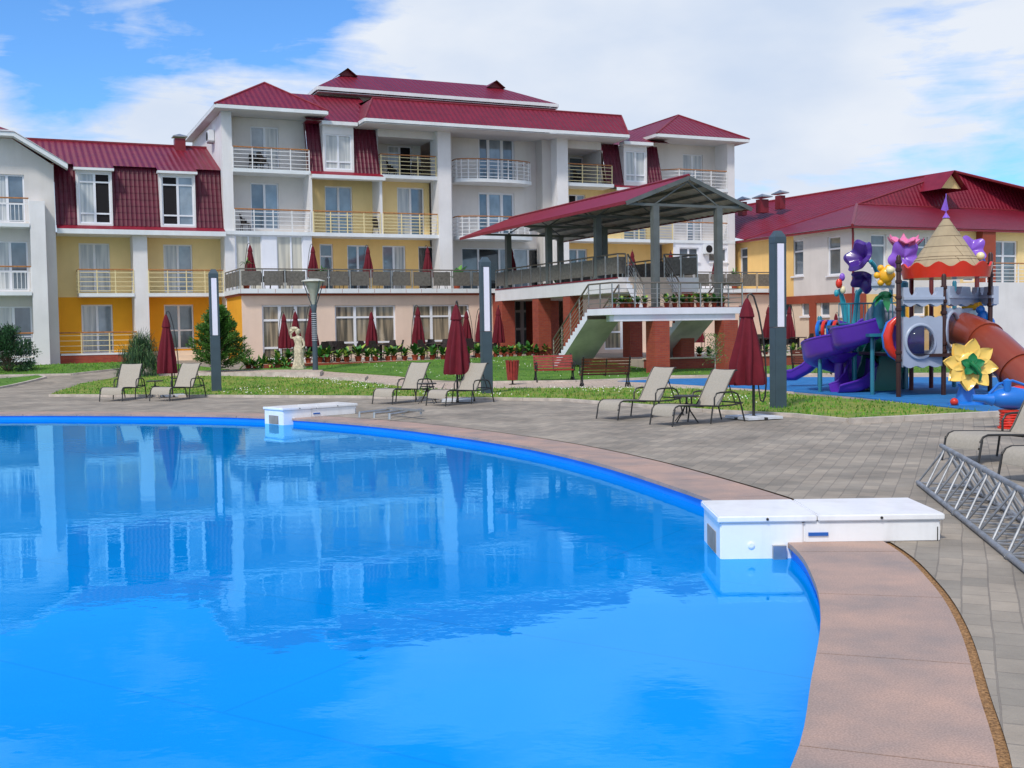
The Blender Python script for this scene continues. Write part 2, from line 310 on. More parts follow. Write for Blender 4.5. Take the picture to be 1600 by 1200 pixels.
# ------------------------------------------------------------ hotel (local axes: u along front, v into building, z up)
HR = empty('hotel_building', OO, TH, 'long white and yellow hotel with maroon mansard roofs and stacked balconies', 'building')
def wall(mb, u0, u1, z0, z1, v, holes=(), m=0, dep=.16, axis=0):
    """wall panel facing -v with real openings and reveals"""
    us = sorted(set([u0, u1] + [h[i] for h in holes for i in (0, 1)])); zs = sorted(set([z0, z1] + [h[i] for h in holes for i in (2, 3)]))
    us = [q for q in us if u0 <= q <= u1]; zs = [q for q in zs if z0 <= q <= z1]
    P = (lambda u, vv, z: (u, vv, z)) if axis == 0 else (lambda u, vv, z: (vv, u, z))
    for i in range(len(us) - 1):
        for j in range(len(zs) - 1):
            cu = (us[i] + us[i + 1]) / 2; cz = (zs[j] + zs[j + 1]) / 2
            if any(h[0] < cu < h[1] and h[2] < cz < h[3] for h in holes): continue
            mb.poly([P(us[i], v, zs[j]), P(us[i + 1], v, zs[j]), P(us[i + 1], v, zs[j + 1]), P(us[i], v, zs[j + 1])], m)
    for h in holes:
        a, b, c, d = h[:4]; w_ = v + dep
        mb.poly([P(a, v, c), P(a, v, d), P(a, w_, d), P(a, w_, c)], m); mb.poly([P(b, v, c), P(b, w_, c), P(b, w_, d), P(b, v, d)], m)
        mb.poly([P(a, v, d), P(b, v, d), P(b, w_, d), P(a, w_, d)], m); mb.poly([P(a, v, c), P(a, w_, c), P(b, w_, c), P(b, v, c)], m)
    return mb
WR = random.Random(11)
def window(root, h, v, cols=(.5,), rows=(), pane='p_blue', panes=None, name='window', fr=.07, sill=False, axis=0, dep=.16, lab=None):
    """frame with mullions as one part, each glazed leaf a sub-part"""
    a, b, c, d = h[:4]; f = MB(); y = v + dep - .06
    bx = (lambda u0, u1, v0, v1, z0, z1, m=0: f.box(u0, u1, v0, v1, z0, z1, m)) if axis == 0 else (lambda u0, u1, v0, v1, z0, z1, m=0: f.box(v0, v1, u0, u1, z0, z1, m))
    us = [a] + [a + (b - a) * t for t in cols] + [b]; zs = [c] + [c + (d - c) * t for t in rows] + [d]
    bx(a, a + fr, y, y + .08, c, d); bx(b - fr, b, y, y + .08, c, d); bx(a + fr, b - fr, y, y + .08, c, c + fr); bx(a + fr, b - fr, y, y + .08, d - fr, d)
    for t in us[1:-1]: bx(t - fr * .8, t + fr * .8, y - .004, y + .078, c + fr, d - fr)
    for t in zs[1:-1]:
        for i in range(len(us) - 1): bx(us[i] + fr * .8, us[i + 1] - fr * .8, y + .002, y + .076, t - fr * .55, t + fr * .55)
    if sill: bx(a - .06, b + .06, v - .10, v + .03, c - .09, c - .012)
    fo = f.build(name, M['pvc'], root)
    for i in range(len(us) - 1):
        p = MB(); pn = (panes[i] if panes else (pane if pane != 'p_blue' else WR.choice(['p_blue', 'p_blue', 'p_mid', 'p_curt'])))
        g = (us[i] + fr * .4, us[i + 1] - fr * .4, y + .05, y + .06, c + fr * .4, d - fr * .4)
        p.box(*g) if axis == 0 else p.box(g[2], g[3], g[0], g[1], g[4], g[5])
        p.build('pane', M[pn], fo)
    return fo
def rail(root, pts, z0, h=1.1, bars=5, m='rail_w', step=1.0, vert=False, hr='wood', posts=True):
    """balcony railing along a polyline, wooden handrail as its sub-part"""
    b = MB(); P3 = [Vector((p[0], p[1], 0)) for p in pts]
    for i in range(len(P3) - 1):
        a, c = P3[i], P3[i + 1]; L = (c - a).length; n = max(1, round(L / step))
        for k in range(n + (1 if i == len(P3) - 2 else 0)):
            q = a + (c - a) * (k / n); b.box(q.x - .024, q.x + .024, q.y - .024, q.y + .024, z0, z0 + h - .06)
        if vert:
            for zz in (.12, h - .3): b.beam(a + Vector((0, 0, z0 + zz)), c + Vector((0, 0, z0 + zz)), .035, .035)
            nv = int(L / .17)
            for k in range(nv): q = a + (c - a) * ((k + .5) / nv); b.box(q.x - .014, q.x + .014, q.y - .014, q.y + .014, z0 + .12, z0 + h - .3)
        else:
            for k in range(bars): zz = z0 + .12 + (h - .30) * k / (bars - 1); b.beam(a + Vector((0, 0, zz)), c + Vector((0, 0, zz)), .026, .03)
    o = b.build('railing', M[m], root)
    t = MB(); t.tube([p + Vector((0, 0, z0 + h - .04)) for p in P3], .036, n=6); t.build('handrail', M[hr], o, True)
    return o
def slab(mb, u0, u1, v0, v1, z0, z1, m=0): mb.box(u0, u1, v0, v1, z0, z1, m)
def mansard(root, u0, u1, zb, zt, vb, vt, pitch=.21, name='mansard_panel'):
    b = MB(); n = int((u1 - u0) / pitch * 8); rows = []
    for s in range(0, 9):
        t0 = s / 9; t1 = (s + 1) / 9
        for t, o in ((t0, .035), (t1, .015)):
            z = zb + (zt - zb) * t; v = vb + (vt - vb) * t
            rows.append([(u0 + (u1 - u0) * k / n, v - o - .035 * (.5 + .5 * math.cos(2 * math.pi * k / 8)) ** 2.2, z) for k in range(n + 1)])
    b.grid(rows); b.poly([(u0, vb, zb), (u0, vt, zt), (u0, vt + .3, zt), (u0, vb + .3, zb)]); b.poly([(u1, vb, zb), (u1, vt, zt), (u1, vt + .3, zt), (u1, vb + .3, zb)])
    return b.build(name, M['mans'], root)
def H(x0, x1, y0, y1, v): # opening read from photograph columns and rows, on wall plane v
    a = fac(x0, (y0 + y1) / 2, v)[0]; b = fac(x1, (y0 + y1) / 2, v)[0]; xm = (x0 + x1) / 2
    return (round(a, 2), round(b, 2), round(fac(xm, y1, v)[1], 2), round(fac(xm, y0, v)[1], 2))
Wd = ('white', 'grey', 'yel', 'ora', 'lav', 'white2', 'pink', 'brick', 'yel2')
WM = [M[k] for k in Wd]; WI = {k: i for i, k in enumerate(Wd)}
def wl(name='wall'): return MB()
# --- left wing
V = 1.4
h1, h2, h3, h4 = H(124, 172, 380, 456, V), H(256, 301, 382, 457, V), H(128, 177, 476, 552, V), H(257, 303, 476, 545, V)
b = wl(); wall(b, -7.9, 0, .3, 3.82, V, [h3, h4], WI['ora']); wall(b, -7.9, 0, 3.82, 7.0, V, [h1, h2], WI['yel']); b.build('wall', WM, HR)
for h in (h1, h2): window(HR, h, V, (.5,), (.42,), 'p_blue')
window(HR, h3, V, (.5,), (.42,), 'p_blue', panes=['p_curt', 'p_blue']); window(HR, h4, V, (.5,), (.42,), 'p_mid')
b = wl(); b.box(-4.45, -3.78, 0, V - .003, .3, 6.84, 0); b.build('column', WM, HR)
for g_ in ((-7.0, -4.453, -.05, V - .002, 3.80, 3.97), (-3.777, -.06, -.05, V - .002, 3.80, 3.97), (-7.9, -4.46, -.12, V - .002, .98, 1.06)): b = wl(); b.box(*g_); b.build('balcony_slab', M['trim'], HR)
b = wl(); b.box(-9.2, -4.4, -.1, V + .1, .2, .975); b.build('plinth', M['brick'], HR)
b = wl(); b.box(-4.0, .3, .1, V, .2, .62); b.box(-3.8, .3, .5, V, .62, .86); b.box(-3.6, .3, .9, V, .86, 1.08); b.build('step', M['pink2'], HR)
rail(HR, [(-7.0, V - .1), (-7.0, 0), (-4.47, 0)], 3.97, 1.18, 5, 'rail_y'); rail(HR, [(-3.76, 0), (-.15, 0)], 3.97, 1.18, 5, 'rail_y')
rail(HR, [(-8.25, -.05), (-4.4, -.05)], 1.06, 1.05, 4, 'rail_y', 1.2)
mansard(HR, -7.9, -6.95, 7.25, 10.25, .12, .8); mansard(HR, -5.32, -3.1, 7.25, 10.25, .12, .8); mansard(HR, -1.38, -.01, 7.25, 10.25, .12, .8)
b = wl(); b.box(-7.9, -.01, -.42, -.36, 6.80, 7.03, 0); b.poly([(-7.9, -.36, 6.98), (-.01, -.36, 6.98), (-.01, .16, 7.28), (-7.9, .16, 7.28)], 1); b.box(-7.9, -.01, -.36, V, 6.80, 6.84, 0); b.build('eaves', [M['trim'], M['redflat']], HR)
for (a, c) in ((-6.95, -5.32), (-3.1, -1.38)):
    h = (a + .1, c - .08, 7.34, 9.78); b = wl(); wall(b, a, c, 7.2, 9.95, .1, [h], 0); b.poly([(a, .1, 7.2), (a, .1, 9.95), (a, 1.2, 9.95), (a, 1.2, 7.2)]); b.poly([(c, .1, 7.2), (c, .1, 9.95), (c, 1.2, 9.95), (c, 1.2, 7.2)]); d_ = b.build('dormer', M['white'], HR)
    b = wl(); b.box(a - .1, c + .1, -.12, .3, 9.88, 10.0, 0); b.poly([(a - .1, -.12, 10.005), (c + .1, -.12, 10.005), (c + .1, 1.0, 10.40), (a - .1, 1.0, 10.40)], 1); b.build('dormer_roof', [M['trim'], M['roof_u']], d_)
    window(HR, h, .1, (.5,), (.2, .82), 'p_mid', panes=['p_curt', 'p_open'] if a < -6 else ['p_open', 'p_blue'], dep=.12)
b = wl(); b.poly([(-9.9, .55, 10.22), (0, .55, 10.22), (0, 5, 12.03), (-9.9, 5, 12.03)]); b.poly([(-9.9, 5, 12.03), (0, 5, 12.03), (0, 9, 10.4), (-9.9, 9, 10.4)]); rf = b.build('roof', M['roof_u'], HR)
b = wl(); b.box(-9.9, 0, 4.9, 5.1, 12.0, 12.09); b.build('ridge_cap', M['dkred'], rf)
b = wl(); b.box(-1.75, -1.2, 4.2, 4.75, 11.4, 12.35, 0); b.box(-1.85, -1.1, 4.1, 4.85, 12.42, 12.47, 1); b.poly([(-1.85, 4.1, 12.47), (-1.1, 4.1, 12.47), (-1.47, 4.47, 12.62)], 1); b.poly([(-1.85, 4.85, 12.47), (-1.85, 4.1, 12.47), (-1.47, 4.47, 12.62)], 1); b.build('chimney', [M['dkred'], M['inox']], rf)
# --- left gabled block
V = -.3; gh = [(-10.9, -9.25, 7.25, 9.5), (-10.9, -9.2, 4.05, 6.4), (-10.9, -9.12, .98, 3.35)]
b = wl(); wall(b, -16, -7.95, .2, 10.0, V, gh, WI['grey']); b.poly([(-16, V, 10.0), (-7.95, V, 10.0), (-9.7, V, 11.15), (-12.2, V, 11.15), (-13.9, V, 10.0)], WI['grey']); b.poly([(-7.95, V, .2), (-7.95, 2, .2), (-7.95, 2, 10.0), (-7.95, V, 10.0)], WI['grey']); b.build('wall', WM, HR)
for h in gh: window(HR, h, V, (.55,), (.4,), 'p_blue', panes=['p_curt', 'p_mid'])
b = wl(); b.box(-9.08, -8.42, -1.25, V, .2, 8.2); b.build('pilaster', M['white'], HR)
for z in (7.15, 4.0, .92): b = wl(); b.box(-16, -9.1, -1.3, V, z - .17, z); b.build('balcony_slab', M['trim'], HR)
for z in (7.15, 4.0, .92): rail(HR, [(-16, -1.2), (-9.1, -1.2)], z, 1.2, 5, 'rail_w', 1.4, True)
b = wl(); zE = 10.05
sec = [(-7.35, zE - .25), (-9.65, 11.2), (-12.2, 11.2), (-14.4, zE)]
for i in range(3):
    a, c = sec[i], sec[i + 1]; b.obox(((a[0] + c[0]) / 2, -1.0, (a[1] + c[1]) / 2 + .1), Vector(((c[0] - a[0]) / 2, 0, (c[1] - a[1]) / 2)), Vector((0, .04, 0)), Vector((0, 0, .13)), 0)
    b.poly([(a[0], -1.0, a[1] - .02), (c[0], -1.0, c[1] - .02), (c[0], V, c[1] - .02), (a[0], V, a[1] - .02)], 2)
pk = (-10.6, 0.5, 11.95); pk2 = (-11.3, .5, 11.95)
b.poly([(-9.6, -1.08, 11.36), pk, (-10.6, 6, 11.95), (-7.3, 6, zE), (-7.3, -1.08, zE - .06)], 1)
b.poly([(-12.25, -1.08, 11.36), (-9.6, -1.08, 11.36), pk, pk2], 1); b.poly([(-14.4, -1.08, zE + .2), (-12.25, -1.08, 11.36), pk2, (-11.3, 6, 11.95), (-14.4, 6, zE + .2)], 1)
b.build('roof', [M['trim'], M['roof_v'], M['soffit']], HR)
# --- left tower
ur = round(U(488), 2); um = round(U(597), 2); up = round(U(685), 2); up2 = round(U(705), 2)
V = 1.3
t3, t2 = H(392, 436, 198, 262, V), H(392, 436, 286, 358, V)
b = wl(); wall(b, .5, ur + .1, 7.1, 10.1, V, [t2], WI['white2']); wall(b, .5, ur + .1, 10.1, 13.1, V, [t3], WI['white2'])
b.poly([(0, 0, .2), (0, 0, 13.1), (0, 10, 13.1), (0, 10, .2)], WI['white']); b.poly([(.45, 0, 7.1), (.45, 0, 13.1), (.45, V, 13.1), (.45, V, 7.1)], WI['white2'])
b.build('wall', WM, HR)
window(HR, t3, V, (.5,), (), 'p_curt', panes=['p_blue', 'p_curt']); window(HR, t2, V, (.5,), (), 'p_mid', panes=['p_mid', 'p_blue'])
b = wl(); b.box(-.03, .48, -.03, .5, .2, 13.1); b.build('column', M['white'], HR)
c1, c2_ = H(369, 410, 370, 450, 0), H(433, 474, 369, 450, 0); c1 = (c1[0], c1[1], 4.1, 6.9); c2_ = (c2_[0], c2_[1], 4.1, 6.9)
b = wl(); wall(b, .48, ur, 4.0, 7.0, 0, [c1, c2_], WI['lav'], .12); b.poly([(ur, 0, 4), (ur, V, 4), (ur, V, 7), (ur, 0, 7)], WI['yel2']); b.build('wall', WM, HR)
window(HR, c1, 0, (.5,), (), 'p_cream', dep=.12, fr=.05); window(HR, c2_, 0, (.55,), (), 'p_cream', dep=.12, fr=.05)
b = wl(); b.box(-.04, up, -.12, V, 6.93, 7.12); b.build('balcony_slab', M['trim'], HR)
b = wl(); b.box(.48, ur, -.08, V, 10.1, 10.29); b.build('balcony_slab', M['trim'], HR)
rail(HR, [(.5, -.04), (ur - .05, -.04)], 10.29, 1.12, 5, 'rail_w'); rail(HR, [(.5, -.08), (ur - .06, -.08)], 7.12, 1.15, 5, 'rail_w')
rail(HR, [(ur + .1, -.08), (um - .08, -.08)], 7.12, 1.15, 6, 'rail_y'); rail(HR, [(um + .08, -.08), (up - .04, -.08)], 7.12, 1.15, 6, 'rail_y')
for x in (ur, um): b = wl(); b.box(x - .07, x + .07, -.06, V, 7.12, 10.1); b.build('partition', M['white'], HR)
# --- section between tower and pillar
g1 = [H(500, 521, 381, 440, V), H(543, 577, 383, 440, V), H(598, 634, 384, 440, V), H(654, 684, 385, 440, V)]
g1 = [(a, c, 4.08, d) for a, c, _, d in g1]; g2 = [H(508, 551, 291, 366, V), H(621, 663, 293, 368, V)]
b = wl(); wall(b, ur + .1, up, 4.0, 6.93, V, g1, WI['yel2']); wall(b, ur + .1, up, 7.1, 10.2, V, g2, WI['yel']); b.build('wall', WM, HR)
window(HR, g1[0], V, (), (.3, .74), 'p_mid'); window(HR, g1[1], V, (.5,), (), 'p_mid'); window(HR, g1[2], V, (.5,), (), 'p_blue'); window(HR, g1[3], V, (), (), 'p_dark')
window(HR, g2[0], V, (.5,), (.4,), 'p_blue'); window(HR, g2[1], V, (.5,), (.4,), 'p_blue')
u5, u6 = U(509), U(557); 
mansard(HR, ur - .05, u5, 10.3, 12.9, .05, .75); mansard(HR, u6, um, 10.3, 12.9, .05, .75)
h = (u5 + .1, u6 - .12, 10.45, 12.28); b = wl(); wall(b, u5, u6, 10.25, 12.75, .05, [h], 0); b.poly([(u5, .05, 10.25), (u5, .05, 12.75), (u5, 1, 12.75), (u5, 1, 10.25)]); b.poly([(u6, .05, 10.25), (u6, .05, 12.75), (u6, 1, 12.75), (u6, 1, 10.25)]); d_ = b.build('dormer', M['white'], HR)
b = wl(); b.box(u5 - .1, u6 + .15, -.3, .3, 12.72, 12.9, 0); b.build('dormer_roof', [M['trim']], d_)
window(HR, h, .05, (.5,), (.22,), 'p_curt', dep=.1)
b = wl(); b.box(ur, um + .15, -.42, -.36, 9.92, 10.1, 0); b.poly([(ur, -.36, 10.08), (um + .1, -.36, 10.08), (um + .1, .1, 10.36), (ur, .1, 10.36)], 1); b.box(ur, um + .15, -.36, .2, 9.92, 9.96, 0); b.build('eaves', [M['trim'], M['redflat']], HR)
b = wl(); b.poly([(ur - .2, -.3, 12.9), (um + .3, -.3, 12.9), (um + .3, 4.5, 15.2), (ur - .2, 4.5, 15.2)]); b.poly([(ur - .2, -.3, 12.86), (um + .3, -.3, 12.86), (um + .3, .7, 12.86), (ur - .2, .7, 12.86)]); b.build('roof', M['roof_u'], HR)
b = wl(); b.box(um, up, -.06, 1.6, 10.1, 10.29); b.build('balcony_slab', M['trim'], HR)
rail(HR, [(um + .05, 1.2), (um + .05, 0), (up - .05, 0)], 10.29, 1.12, 5, 'rail_y', 1.0)
h = H(606, 644, 222, 275, 2.6); h = (h[0], h[1], 10.3, 12.3)
b = wl(); wall(b, um, up, 10.29, 13.1, 2.6, [h], WI['grey']); wall(b, um, up, 12.35, 13.1, .3, (), WI['white2']); b.poly([(um, .3, 10.29), (um, 2.6, 10.29), (um, 2.6, 13), (um, .3, 13)], WI['grey']); b.poly([(um, .3, 12.35), (up, .3, 12.35), (up, 2.6, 12.35), (um, 2.6, 12.35)], 0); b.build('wall', WM, HR)
window(HR, h, 2.6, (.5,), (), 'p_mid', panes=['p_curt', 'p_open'])
# --- central block
VC = 1.5; q0 = U(870); q1 = U(887)
b = wl(); b.box(up, up2, -.2, 1.0, .2, 13.0); b.build('column', M['white'], HR)
b = wl(); b.box(q0, q1, -.2, 1.0, .2, 13.0); b.build('column', M['white'], HR)
k3, k2 = H(748, 804, 214, 281, VC), H(748, 804, 301, 368, VC); k1 = H(722, 852, 388, 450, VC); k1 = (k1[0], k1[1], 4.1, k1[3])
k3 = (k3[0], k3[1], 10.3, k3[3]); k2 = (k2[0], k2[1], 7.14, k2[3])
b = wl(); wall(b, up2 - .1, q0 + .1, 4.0, 13.1, VC, [k3, k2, k1], WI['white2'])
b.box(q0 - .55, q0, .6, VC, 4, 13.0, WI['grey']); b.box(up2, up2 + .25, .3, VC, 4, 13.0, WI['grey'])
b.build('wall', WM, HR)
for h in (k3, k2): window(HR, h, VC, (.28, .66), (), 'p_blue', panes=['p_mid', 'p_blue', 'p_mid'], fr=.1)
window(HR, k1, VC, (.2, .45, .62, .8), (), 'p_mid', panes=['p_mid', 'p_dark', 'p_mid', 'p_blue', 'p_dark'])
for zf in (10.29, 7.13):
    cx = (U(718) + U(838)) / 2; hw = (U(838, 0) - U(718, 0)) / 2
    arc = [(cx - hw, VC - .02), (cx - hw, .55)] + [(cx + hw * math.sin(R_(a)) * 1.0, .55 - .75 * (math.cos(R_(a)))) for a in range(-80, 81, 16)] + [(cx + hw, .55), (cx + hw, VC - .02)]
    b = wl(); n = len(arc); b.poly([(p[0], p[1], zf) for p in arc]); b.poly([(p[0], p[1], zf - .19) for p in arc][::-1])
    for i in range(n - 1): b.poly([(arc[i][0], arc[i][1], zf - .19), (arc[i + 1][0], arc[i + 1][1], zf - .19), (arc[i + 1][0], arc[i + 1][1], zf), (arc[i][0], arc[i][1], zf)])
    b.build('balcony_slab', M['trim'], HR)
    ins = [(cx + (p[0] - cx) * .97, p[1] + .05) for p in arc]
    rail(HR, ins, zf, 1.12, 5, 'rail_w', 1.15)
# --- section right of the central block
r1 = U(960); r2 = U(977); r3 = U(1013); r4 = U(1038)
b = wl(); b.box(q1, r1, -.06, 1.6, 10.1, 10.29); b.build('balcony_slab', M['trim'], HR)
b = wl(); b.box(q1, U(1052), -.12, 1.3, 6.93, 7.12); b.build('balcony_slab', M['trim'], HR)
rail(HR, [(q1 + .05, 0), (r1 - .1, 0)], 10.29, 1.12, 5, 'rail_y', 1.0); rail(HR, [(q1 + .05, -.08), (U(1050), -.08)], 7.12, 1.12, 6, 'rail_y', 1.1)
m3 = H(890, 912, 236, 280, 2.6); m3 = (m3[0], m3[1], 10.3, 12.2)
m2 = [H(889, 915, 304, 370, 1.3), H(975, 1010, 318, 383, 1.3)]; m1 = [H(889, 918, 389, 440, 1.3)]; m1 = [(m1[0][0], m1[0][1], 4.9, m1[0][3])]
m2 = [(h[0], h[1], 7.14, h[3]) for h in m2]
b = wl(); wall(b, q1, U(1040), 4, 6.93, 1.3, m1, WI['yel2']); wall(b, q1, U(1045), 7.12, 10.2, 1.3, m2, WI['yel']); wall(b, q1, U(950), 10.29, 13, 2.6, [m3], WI['grey']); wall(b, q1, U(945), 12.3, 13.1, .3, (), WI['white2'])
b.poly([(U(945), .3, 10.29), (U(945), 2.6, 10.29), (U(945), 2.6, 13), (U(945), .3, 13)], WI['grey']); b.poly([(q1, .3, 12.3), (U(945), .3, 12.3), (U(945), 2.6, 12.3), (q1, 2.6, 12.3)], 0); b.build('wall', WM, HR)
window(HR, m3, 2.6, (), (), 'p_mid'); window(HR, m2[0], 1.3, (.5,), (), panes=['p_open', 'p_blue']); window(HR, m2[1], 1.3, (.5,), (), 'p_blue'); window(HR, m1[0], 1.3, (.5,), (.45,), 'p_mid')
mansard(HR, U(950), r2, 10.2, 12.75, .05, .75); mansard(HR, r3, r4, 10.2, 12.75, .05, .75)
h = (r2 + .12, r3 - .1, 10.5, 12.3); b = wl(); wall(b, r2, r3, 10.2, 12.65, .05, [h], 0); b.poly([(r2, .05, 10.2), (r2, .05, 12.65), (r2, 1, 12.65), (r2, 1, 10.2)]); d_ = b.build('dormer', M['white'], HR); b = wl(); b.box(r2 - .15, r3 + .25, -.3, .3, 12.62, 12.8, 0); b.build('dormer_roof', [M['trim']], d_)
window(HR, h, .05, (.5,), (.22,), 'p_curt', dep=.1)
b = wl(); b.box(r1, r4, -.42, -.36, 9.9, 10.08, 0); b.poly([(r1, -.36, 10.06), (r4, -.36, 10.06), (r4, .1, 10.3), (r1, .1, 10.3)], 1); b.build('eaves', [M['trim'], M['redflat']], HR)
b = wl(); b.poly([(U(940), -.3, 12.8), (r4 + .3, -.3, 12.8), (r4 + .3, 3.0, 14.1), (U(940), 3.0, 14.1)]); b.build('roof', M['roof_u'], HR)
# --- right tower
e0 = U(1040); e1_ = U(1137); e2_ = U(1148)
s3, s2 = H(1067, 1098, 241, 278, 1.3), H(1073, 1098, 345, 378, 1.3); s3 = (s3[0], s3[1], 10.3, s3[3]); s2 = (s2[0], s2[1], 7.14, 9.5)
sA, sB = H(1062, 1092, 387, 408, 0), H(1108, 1136, 388, 409, 0)
b = wl(); wall(b, e0, e1_, 7.1, 13.1, 1.3, [s3, s2], WI['white2']); wall(b, U(1052), e1_, 4.0, 7.0, 0, [sA, sB], WI['lav']); b.poly([(U(1052), 0, 4), (U(1052), 1.3, 4), (U(1052), 1.3, 7), (U(1052), 0, 7)], WI['yel2'])
b.poly([(e2_, 0, .2), (e2_, 10, .2), (e2_, 10, 13.1), (e2_, 0, 13.1)], 0); b.build('wall', WM, HR)
b = wl(); b.box(e1_, e2_, -.04, 1.6, 4, 13.1); b.build('column', M['white'], HR)
window(HR, s3, 1.3, (.5,), (), 'p_curt'); window(HR, s2, 1.3, (.5,), (.3,), 'p_blue'); window(HR, sA, 0, (.5,), (), 'p_mid', sill=True); window(HR, sB, 0, (.5,), (), 'p_mid', sill=True)
for g_ in ((e0 + .1, e1_, -.06, 1.3, 10.1, 10.29), (U(1052), e2_, -.06, 1.3, 6.95, 7.12)): b = wl(); b.box(*g_); b.build('balcony_slab', M['trim'], HR)
rail(HR, [(e0 + .15, .7), (U(1062), -.02), (e1_ - .05, -.02)], 10.29, 1.12, 5, 'rail_w'); rail(HR, [(U(1052), -.05), (e1_ - .05, -.05)], 7.12, 1.12, 6, 'rail_w')
# --- roofs
def hip(root, u0, u1, v0, v1, z, ap, ap2, fas=.19, rm=True):
    b = MB(); c = [(u0, v0, z), (u1, v0, z), (u1, v1, z), (u0, v1, z)]
    b.poly([c[0], c[1], ap], 0) if ap == ap2 or abs(ap[0] - ap2[0]) < .01 else b.poly([c[0], c[1], ap2, ap], 0)
    if abs(ap[0] - ap2[0]) < .01: b.poly([c[3], c[0], ap, ap2], 1); b.poly([c[1], c[2], ap2, ap], 1); b.poly([c[2], c[3], ap2], 0)
    else: b.poly([c[3], c[0], ap], 1); b.poly([c[1], c[2], ap2], 1); b.poly([c[2], c[3], ap, ap2], 0)
    o = b.build('roof', [M['roof_u'], M['roof_v']], root)
    f = MB(); f.box(u0, u1, v0, v0 + .05, z - fas, z - .012); f.box(u0, u0 + .05, v0 + .052, v1, z - fas, z - .012); f.box(u1 - .05, u1, v0 + .052, v1, z - fas, z - .012)
    f.build('fascia', M['trim'], o)
    s = MB(); s.box(u0 + .05, u1 - .05, v0 + .05, v1, z - fas - .02, z - fas + .02); s.build('soffit', M['soffit'], o)
    rg = MB()
    for p, q in ((c[0], ap), (c[1], ap2 if abs(ap[0] - ap2[0]) > .01 else ap), (ap, ap2)):
        if (Vector(p) - Vector(q)).length > .1: rg.tube([p, q], .06, n=5)
    rg.build('ridge_cap', M['dkred'], o)
    return o
hip(HR, -.45, 5.3, -.75, 10, 13.32, (2.75, 2.6, 15.25), (2.75, 10, 15.25))
hip(HR, 25.0, 31.6, -.75, 9, 13.28, (28.5, 2.4, 15.1), (28.5, 9, 15.1))
b = MB(); A = [(7.1, -1.3, 12.98), (22.8, -1.3, 12.98), (23.4, .6, 14.42), (8.1, .6, 14.42)]
b.poly(A, 0); b.poly([(7.1, 3, 12.98), A[0], A[3], (8.1, 3, 14.42)], 1); b.poly([A[1], (22.8, 4, 12.98), (23.4, 4, 14.42), A[2]], 1)
b.poly([(8.1, .6, 14.42), (23.4, .6, 14.42), (20, 7, 15.7), (11, 7, 15.7)], 0); b.poly([(8.1, .6, 14.42), (11, 7, 15.7), (8.1, 7, 14.9)], 1); b.poly([(23.4, .6, 14.42), (24, 7, 14.7), (20, 7, 15.7)], 1)
o = b.build('roof', [M['roof_u'], M['roof_v']], HR)
f = MB(); f.box(7.1, 22.8, -1.36, -1.3, 12.80, 12.97); f.box(7.04, 7.1, -1.3, 3, 12.80, 12.97); f.box(22.8, 22.86, -1.3, 4, 12.80, 12.97); f.build('fascia', M['trim'], o)
f = MB(); f.box(7.1, 22.8, -1.3, 3, 12.74, 12.78); f.build('soffit', M['soffit'], o)
f = MB(); f.tube([A[3], A[2]], .07, n=5); f.tube([A[0], A[3]], .05, n=5); f.tube([A[1], A[2]], .05, n=5); f.build('ridge_cap', M['dkred'], o)
zr = 17.2; b = MB()
b.poly([(6.0, 4, 15.6), (20.9, 4, 15.6), (18.0, 7.5, zr), (8.5, 7.5, zr)], 0); b.poly([(6.0, 11, 15.6), (6.0, 4, 15.6), (8.5, 7.5, zr)], 1); b.poly([(20.9, 4, 15.6), (20.9, 11, 15.6), (18.0, 7.5, zr)], 1); b.poly([(20.9, 11, 15.6), (6, 11, 15.6), (8.5, 7.5, zr), (18, 7.5, zr)], 0)
for uu, s_ in ((8.5, -1), (18.0, 1)):
    b.poly([(uu - .5, 6.9, zr - .25), (uu + .5, 6.9, zr - .25), (uu, 6.9, zr + .12)], 2); b.poly([(uu - .6, 6.6, zr - .28), (uu, 6.6, zr + .16), (uu, 8.4, zr + .16), (uu - .6, 8.4, zr - .28)], 1); b.poly([(uu + .6, 6.6, zr - .28), (uu, 6.6, zr + .16), (uu, 8.4, zr + .16), (uu + .6, 8.4, zr - .28)], 1)
o = b.build('roof', [M['roof_u'], M['roof_v'], M['dkred']], HR)
f = MB(); f.box(6.0, 20.9, 3.94, 4, 15.40, 15.59); f.box(5.94, 6.0, 4, 11, 15.40, 15.59); f.box(20.9, 20.96, 4, 11, 15.40, 15.59); f.build('fascia', M['trim'], o)
f = MB(); f.box(6, 20.9, 4, 11, 15.3, 15.34); f.build('soffit', M['soffit'], o)
b = wl(); b.box(7.2, 20, 4.8, 10.5, 13, 15.3); b.build('wall', M['grey'], HR)
b = wl(); b.box(0.02, 31, 9.9, 10.3, 0, 13); b.build('wall', M['grey'], HR)
